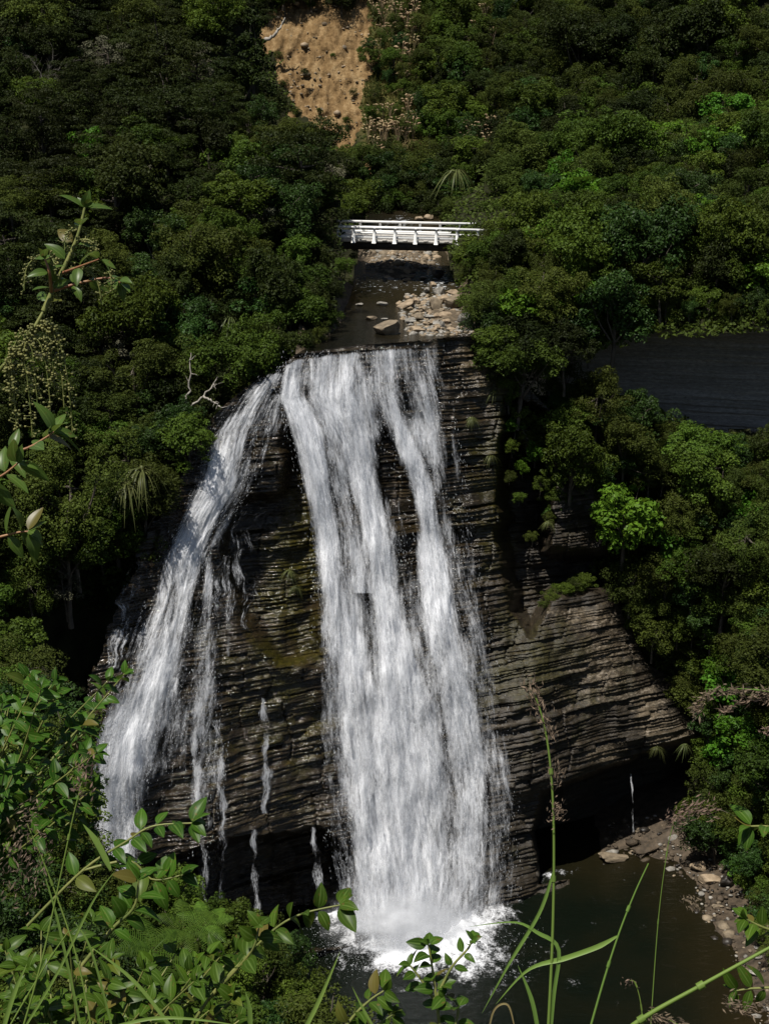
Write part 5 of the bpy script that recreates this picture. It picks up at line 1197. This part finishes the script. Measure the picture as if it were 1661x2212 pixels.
# tall stem with hanging flower strings (left edge)
st, lv, sk, bd, rd = [], [], [], [], []
branch(st, lv, [(-60, 850, 2.9), (0, 800, 2.85), (60, 730, 2.8), (95, 672, 2.8)], .006, .05, .026, 0, r, 0, 0)
branch(st, lv, [(95, 672, 2.8), (118, 620, 2.8), (150, 555, 2.8), (170, 505, 2.8), (184, 448, 2.8)], .0058, .048, .026, 6, r, .12, 5)
branch(rd, lv, [(112, 632, 2.8), (108, 590, 2.75), (98, 560, 2.75)], .004, .042, .02, 3, r, .2, 3)
branch(rd, lv, [(118, 628, 2.8), (170, 612, 2.8), (235, 600, 2.8), (262, 612, 2.8)], .0035, .046, .024, 4, r, .3, 3)
branch(rd, lv, [(135, 590, 2.8), (175, 575, 2.75), (215, 560, 2.7)], .003, .046, .024, 2, r, .5, 1)
for px, py, sd_, ln_ in [(92, 700, .035, .22), (90, 705, .05, .28), (85, 712, -.03, .13), (80, 720, -.055, .17), (70, 735, .03, .2), (60, 745, .015, .18), (45, 760, -.02, .12), (86, 708, .025, .16), (40, 765, .02, .22), (20, 790, .01, .2)]:
    raceme(sk, bd, P(px, py, 2.8), sd_, .03, ln_, r, .0034, 70)
for px, py, sd_, ln_ in [(100, 560, -.04, .09), (150, 580, .06, .1), (230, 590, .012, .06), (166, 520, .04, .05), (160, 500, -.015, .06), (100, 560, .02, .05)]: raceme(sk, bd, P(px, py, 2.78), sd_, .03, ln_, r, .0026, 34)
plant('tutu_shrub', (-60, 850, 2.9), 'tall arching green stem with hanging strings of tiny flowers at the left edge', 'shrub', st, lv, M_STEM, M_TUTU, [('side_stem', rd, M_RED), ('flower_string', sk, M_STEM), ('flower_bead', bd, M_BERRY)])
# sprigs at the left edge
st, lv = [], []
branch(st, lv, [(-60, 1000, 2.4), (0, 985, 2.4), (60, 968, 2.4), (100, 945, 2.4), (118, 932, 2.4)], .0032, .06, .026, 5, r, .2, 3)
branch(st, lv, [(-60, 1050, 2.3), (0, 1030, 2.3), (40, 1000, 2.3)], .003, .06, .028, 3, r, .3, 2)
plant('leafy_sprig', (-60, 1000, 2.4), 'red-stemmed leafy sprig at the left edge below the hanging flower strings', 'shrub', st, lv, M_RED, M_TUTU)
st, lv = [], []
branch(st, lv, [(-60, 1175, 2.4), (0, 1160, 2.4), (40, 1150, 2.4), (62, 1148, 2.4)], .003, .05, .024, 4, r, .25, 3)
plant('leafy_sprig', (-60, 1175, 2.4), 'short leafy sprig at the left edge beside the middle of the left waterfall', 'shrub', st, lv, M_RED, M_TUTU)
# broad-leaved shrubs, lower left
def shrub(label, base, tips, ln, wd, npair, d, r, mat=M_BROAD):
    st, lv = [], []
    for (tx, ty) in tips:
        dd_ = d + r.uniform(-.25, .25); mx = base[0] + (tx - base[0]) * .5 + r.uniform(-30, 30); my = base[1] + (ty - base[1]) * .5 + r.uniform(-10, 40)
        branch(st, lv, [base, (mx, my, (base[2] + dd_) / 2), (tx, ty, dd_)], .0028, ln, wd, npair, r, .3, 4)
    plant('broadleaf_shrub', base, label, 'shrub', st, lv, M_STEM, mat)
tips = [(r.uniform(-10, 215), r.uniform(1450, 1800)) for _ in range(34)] + [(235, 1470), (270, 1455), (215, 1520), (190, 1620), (205, 1700), (60, 1460), (120, 1470)]
shrub('broad-leaved glossy shrub filling the left edge in front of the left waterfall', (-120, 1900, 3.0), tips, .045, .024, 7, 3.0, r)
st, lv = [], []
branch(st, lv, [(60, 2000, 2.6), (180, 1880, 2.6), (270, 1820, 2.6), (330, 1785, 2.6), (415, 1778, 2.6)], .003, .052, .028, 8, r, .25, 4)
branch(st, lv, [(180, 1880, 2.6), (280, 1860, 2.6), (330, 1900, 2.6), (395, 1890, 2.6)], .0028, .052, .03, 6, r, .3, 4)
branch(st, lv, [(150, 2120, 2.5), (240, 2010, 2.5), (290, 1960, 2.5), (300, 1900, 2.5)], .004, .05, .03, 5, r, .4, 4)
plant('broadleaf_shrub', (60, 2000, 2.6), 'glossy-leaved branch reaching right across the foot of the left waterfall', 'shrub', st, lv, M_STEM, M_BROAD)
st, lv = [], []
branch(st, lv, [(360, 2300, 2.4), (450, 2160, 2.4), (520, 2080, 2.4), (590, 2010, 2.4), (650, 1975, 2.4), (735, 1955, 2.4)], .003, .048, .028, 9, r, .3, 3)
branch(st, lv, [(450, 2160, 2.4), (540, 2060, 2.35), (560, 2000, 2.35)], .003, .045, .03, 3, r, .5, 2)
plant('broadleaf_shrub', (360, 2300, 2.4), 'glossy-leaved branch pointing right over the left end of the pool', 'shrub', st, lv, M_STEM, M_BROAD)
tips = [(r.uniform(0, 520), r.uniform(2050, 2215)) for _ in range(40)] + [(150, 2030), (90, 2010), (200, 1990), (330, 2080), (240, 2075), (420, 2120), (500, 2160), (380, 2060)]
shrub('broad-leaved shrub filling the lower left corner', (150, 2420, 2.5), tips, .042, .023, 6, 2.5, r)
st, lv = [], []
branch(st, lv, [(960, 2300, 2.2), (945, 2180, 2.2), (935, 2100, 2.2), (925, 2040, 2.2)], .003, .030, .018, 7, r, .25, 4)
branch(st, lv, [(945, 2150, 2.2), (975, 2090, 2.2), (1010, 2050, 2.2), (1020, 2030, 2.2)], .0025, .028, .016, 5, r, .2, 4)
branch(st, lv, [(945, 2170, 2.2), (905, 2110, 2.2), (885, 2085, 2.2)], .0025, .028, .016, 3, r, .4, 3)
branch(st, lv, [(960, 2300, 2.2), (990, 2180, 2.2), (960, 2150, 2.2)], .0025, .03, .018, 4, r, .4, 3)
plant('leafy_sprig', (960, 2300, 2.2), 'small-leaved sprig standing in front of the foam in the pool', 'shrub', st, lv, M_STEM, M_BROAD)
st, lv = [], []
branch(st, lv, [(700, 2290, 2.2), (760, 2200, 2.2), (800, 2160, 2.2), (830, 2140, 2.2)], .0028, .036, .02, 5, r, .3, 3)
branch(st, lv, [(760, 2290, 2.2), (800, 2230, 2.2), (850, 2190, 2.2)], .0028, .036, .02, 4, r, .3, 3)
plant('leafy_sprig', (700, 2290, 2.2), 'leafy sprig at the bottom edge left of the one in front of the foam', 'shrub', st, lv, M_STEM, M_BROAD)
st, lv = [], []
branch(st, lv, [(1760, 1790, 2.3), (1700, 1790, 2.3), (1650, 1785, 2.3), (1620, 1785, 2.3)], .003, .05, .026, 3, r, .4, 3)
plant('leafy_sprig', (1760, 1790, 2.3), 'bright leaves reaching in at the right edge above the pool shore', 'shrub', st, lv, M_STEM, M_BROAD)
st, lv = [], []
branch(st, lv, [(1760, 2060, 2.3), (1690, 2020, 2.3), (1640, 2000, 2.3), (1610, 1985, 2.3)], .003, .04, .022, 5, r, .3, 3)
branch(st, lv, [(1760, 2200, 2.3), (1690, 2140, 2.3), (1630, 2135, 2.3), (1590, 2140, 2.3)], .003, .046, .02, 4, r, .35, 3)
plant('leafy_sprig', (1760, 2060, 2.3), 'leafy sprigs at the right edge in front of the pool shore', 'shrub', st, lv, M_STEM, M_BROAD)

# grasses
def grass_plant(label, stalks=(), blades=(), heads=(), cat='grass', mat=M_GRASS):
    st, bl_, hds = [], [], []
    base = (stalks[0][0][0] if stalks else blades[0][0][0])
    for pts, rad in stalks:
        p = smooth_path(pts, 24); st.append(tube(p, np.linspace(rad, rad * .5, 24), 6))
        for i in (8, 15): st.append(tube(np.stack([p[i] - unit(p[i + 1] - p[i]) * .004, p[i] + unit(p[i + 1] - p[i]) * .004]), rad * 1.4, 6))
    for pts, wd in blades:
        p = smooth_path(pts, 24); t = np.linspace(0, 1, 24); bl_.append(ribbon(p, .58 * wd * np.clip(np.minimum(.35 + 3 * t, (1 - t) * 2.2 + .03), 0, 1), (.25, -.75, .6), .22))
    for pts, n, ln_, sp_ in heads:
        p = smooth_path(pts, 30); hd = []; hds.append(hd); n = int(n * 1.7)
        for k in range(n):
            i = r.integers(0, 30); c = p[i] + r.normal(size=3) * sp_; dv = unit(unit(p[-1] - p[0]) + r.normal(size=3) * .55); s = unit(np.cross(dv, r.normal(size=3))); l_ = ln_ * r.uniform(.4, .9)
            hd.append((np.stack([c, c + dv * l_ * .4 + s * l_ * .13, c + dv * l_, c + dv * l_ * .4 - s * l_ * .13]), np.array([[0, 1, 2, 3]])))
    b = P(*base); e = empty('grass_plant', b, label, cat)
    if st: v, q = merge(st); obj('stalk', mesh('stalk', v - b, q, smooth=True, mat=mat), e)
    if bl_: v, q = merge(bl_); obj('blade', mesh('blade', v - b, q, smooth=True, mat=mat), e)
    for hd in hds: v, q = merge(hd); obj('seed_head', mesh('seed_head', v - b, q, mat=M_SEED), e)
    return e
G1 = 1.9
grass_plant('tallest upright grass stem with seed heads in front of the right cave', [([(1180, 2290, G1), (1192, 2050, G1), (1196, 1850, G1), (1192, 1700, G1), (1178, 1580, G1), (1155, 1500, G1)], .0022)],
            [([(1195, 1880, G1), (1165, 1970, G1), (1100, 2080, G1), (1040, 2190, G1)], .008), ([(1170, 2290, G1), (1150, 2170, G1), (1118, 2085, G1)], .010), ([(1185, 2290, G1), (1195, 2150, G1), (1205, 2050, G1), (1160, 2015, G1), (1110, 1992, G1), (1012, 2002, G1)], .009)],
            [([(1185, 1590, G1), (1165, 1530, G1), (1148, 1478, G1)], 130, .012, .006), ([(1196, 1690, G1), (1200, 1670, G1), (1204, 1660, G1)], 60, .009, .006), ([(1194, 1765, G1), (1200, 1755, G1), (1206, 1745, G1)], 60, .009, .006), ([(1196, 1600, G1), (1192, 1580, G1)], 16, .008, .003)])
grass_plant('slanting grass stem with a long side blade right of the tallest stem', [([(1255, 2290, G1), (1300, 2130, G1), (1335, 2020, G1), (1370, 1930, G1), (1400, 1865, G1)], .0017)],
            [([(1332, 2022, G1), (1290, 2045, G1), (1220, 2070, G1), (1140, 2095, G1), (1070, 2170, G1)], .011)], [([(1478, 1938, G1), (1490, 1950, G1), (1505, 1965, G1)], 50, .010, .004)])
grass_plant('thick bright stalk slanting up across the lower right corner', [([(1280, 2290, 1.6), (1380, 2205, 1.6), (1520, 2125, 1.6), (1720, 2015, 1.6)], .0032)])
grass_plant('short broad grass blade at the bottom edge left of the sprig', [], [([(620, 2290, 1.9), (680, 2180, 1.9), (735, 2055, 1.9)], .010), ([(850, 2290, 2.), (790, 2190, 2.), (760, 2130, 2.)], .006)])
grass_plant('dry curled blade at the bottom edge', [], [([(1050, 2260, 1.9), (1065, 2185, 1.9), (1095, 2170, 1.9), (1110, 2215, 1.9), (1118, 2260, 1.9)], .0045)], mat=M_STRAW)
grass_plant('thin seeding grass stem at the bottom edge in front of the dark pool', [([(1390, 2290, 1.9), (1385, 2180, 1.9), (1372, 2125, 1.9), (1360, 2118, 1.9)], .0009)], [], [([(1372, 2125, 1.9), (1355, 2122, 1.9)], 14, .008, .004)])
grass_plant('fluffy pinkish grass plume leaning over the pool shore', [([(1400, 2290, 2.2), (1420, 2000, 2.2), (1440, 1840, 2.2), (1455, 1775, 2.2)], .0009)], [], [([(1452, 1780, 2.2), (1480, 1755, 2.2), (1535, 1748, 2.2)], 150, .013, .008)])
grass_plant('arching feathery grass plumes at the right edge beside the pale ledges', [([(1760, 1600, 2.2), (1690, 1510, 2.2), (1630, 1490, 2.2), (1550, 1488, 2.2)], .0012)], [], [([(1670, 1500, 2.2), (1590, 1490, 2.2), (1525, 1505, 2.2), (1505, 1540, 2.2)], 150, .016, .004), ([(1680, 1520, 2.2), (1620, 1510, 2.2), (1560, 1540, 2.2)], 90, .014, .003), ([(1690, 1575, 2.2), (1650, 1580, 2.2)], 40, .012, .003)])
grass_plant('pinkish grass plumes cut by the bottom edge at the lower right', [([(1500, 2300, 2.), (1480, 2230, 2.), (1440, 2200, 2.)], .001)], [], [([(1400, 2195, 2.), (1440, 2205, 2.), (1480, 2225, 2.)], 130, .012, .005), ([(1570, 2165, 2.), (1620, 2185, 2.)], 80, .012, .006)])
grass_plant('crossing grass stems with drooping seed heads at the lower left', [([(30, 2290, 1.9), (90, 2080, 1.9), (130, 1900, 1.9), (160, 1760, 1.9), (178, 1690, 1.9)], .0016), ([(210, 2290, 1.9), (170, 2080, 1.9), (110, 1900, 1.9), (60, 1780, 1.9)], .0015), ([(-20, 2290, 1.9), (90, 2100, 1.9), (150, 2010, 1.9)], .0014)],
            [([(10, 2290, 1.9), (120, 2110, 1.9), (200, 1950, 1.9), (250, 1880, 1.9)], .006), ([(190, 2290, 1.9), (150, 2100, 1.9), (118, 1960, 1.9), (80, 1840, 1.9)], .006), ([(260, 2290, 1.9), (200, 2060, 1.9), (160, 1990, 1.9)], .005), ([(420, 2290, 1.9), (300, 2130, 1.9), (190, 2040, 1.9)], .008), ([(540, 2300, 1.8), (540, 2190, 1.8), (530, 2140, 1.8)], .010), ([(0, 2250, 1.9), (30, 2150, 1.9), (60, 2080, 1.9)], .010), ([(240, 1880, 1.7), (210, 1820, 1.7), (180, 1780, 1.7)], .012), ([(120, 2260, 1.8), (330, 2200, 1.8), (520, 2215, 1.8)], .007)],
            [([(168, 1720, 1.9), (180, 1680, 1.9), (190, 1650, 1.9)], 60, .013, .008), ([(60, 1790, 1.9), (30, 1830, 1.9), (20, 1900, 1.9)], 90, .012, .012), ([(90, 1820, 1.9), (70, 1870, 1.9), (60, 1930, 1.9)], 80, .012, .012), ([(50, 1770, 1.9), (80, 1760, 1.9)], 30, .012, .008)])
for o in bpy.data.objects:
    if len(str(o.get('label', '')).split()) > 16: print('LONG', o.name, o['label'])
print('TREES', len(TREES), 'OBJECTS', len(bpy.data.objects))
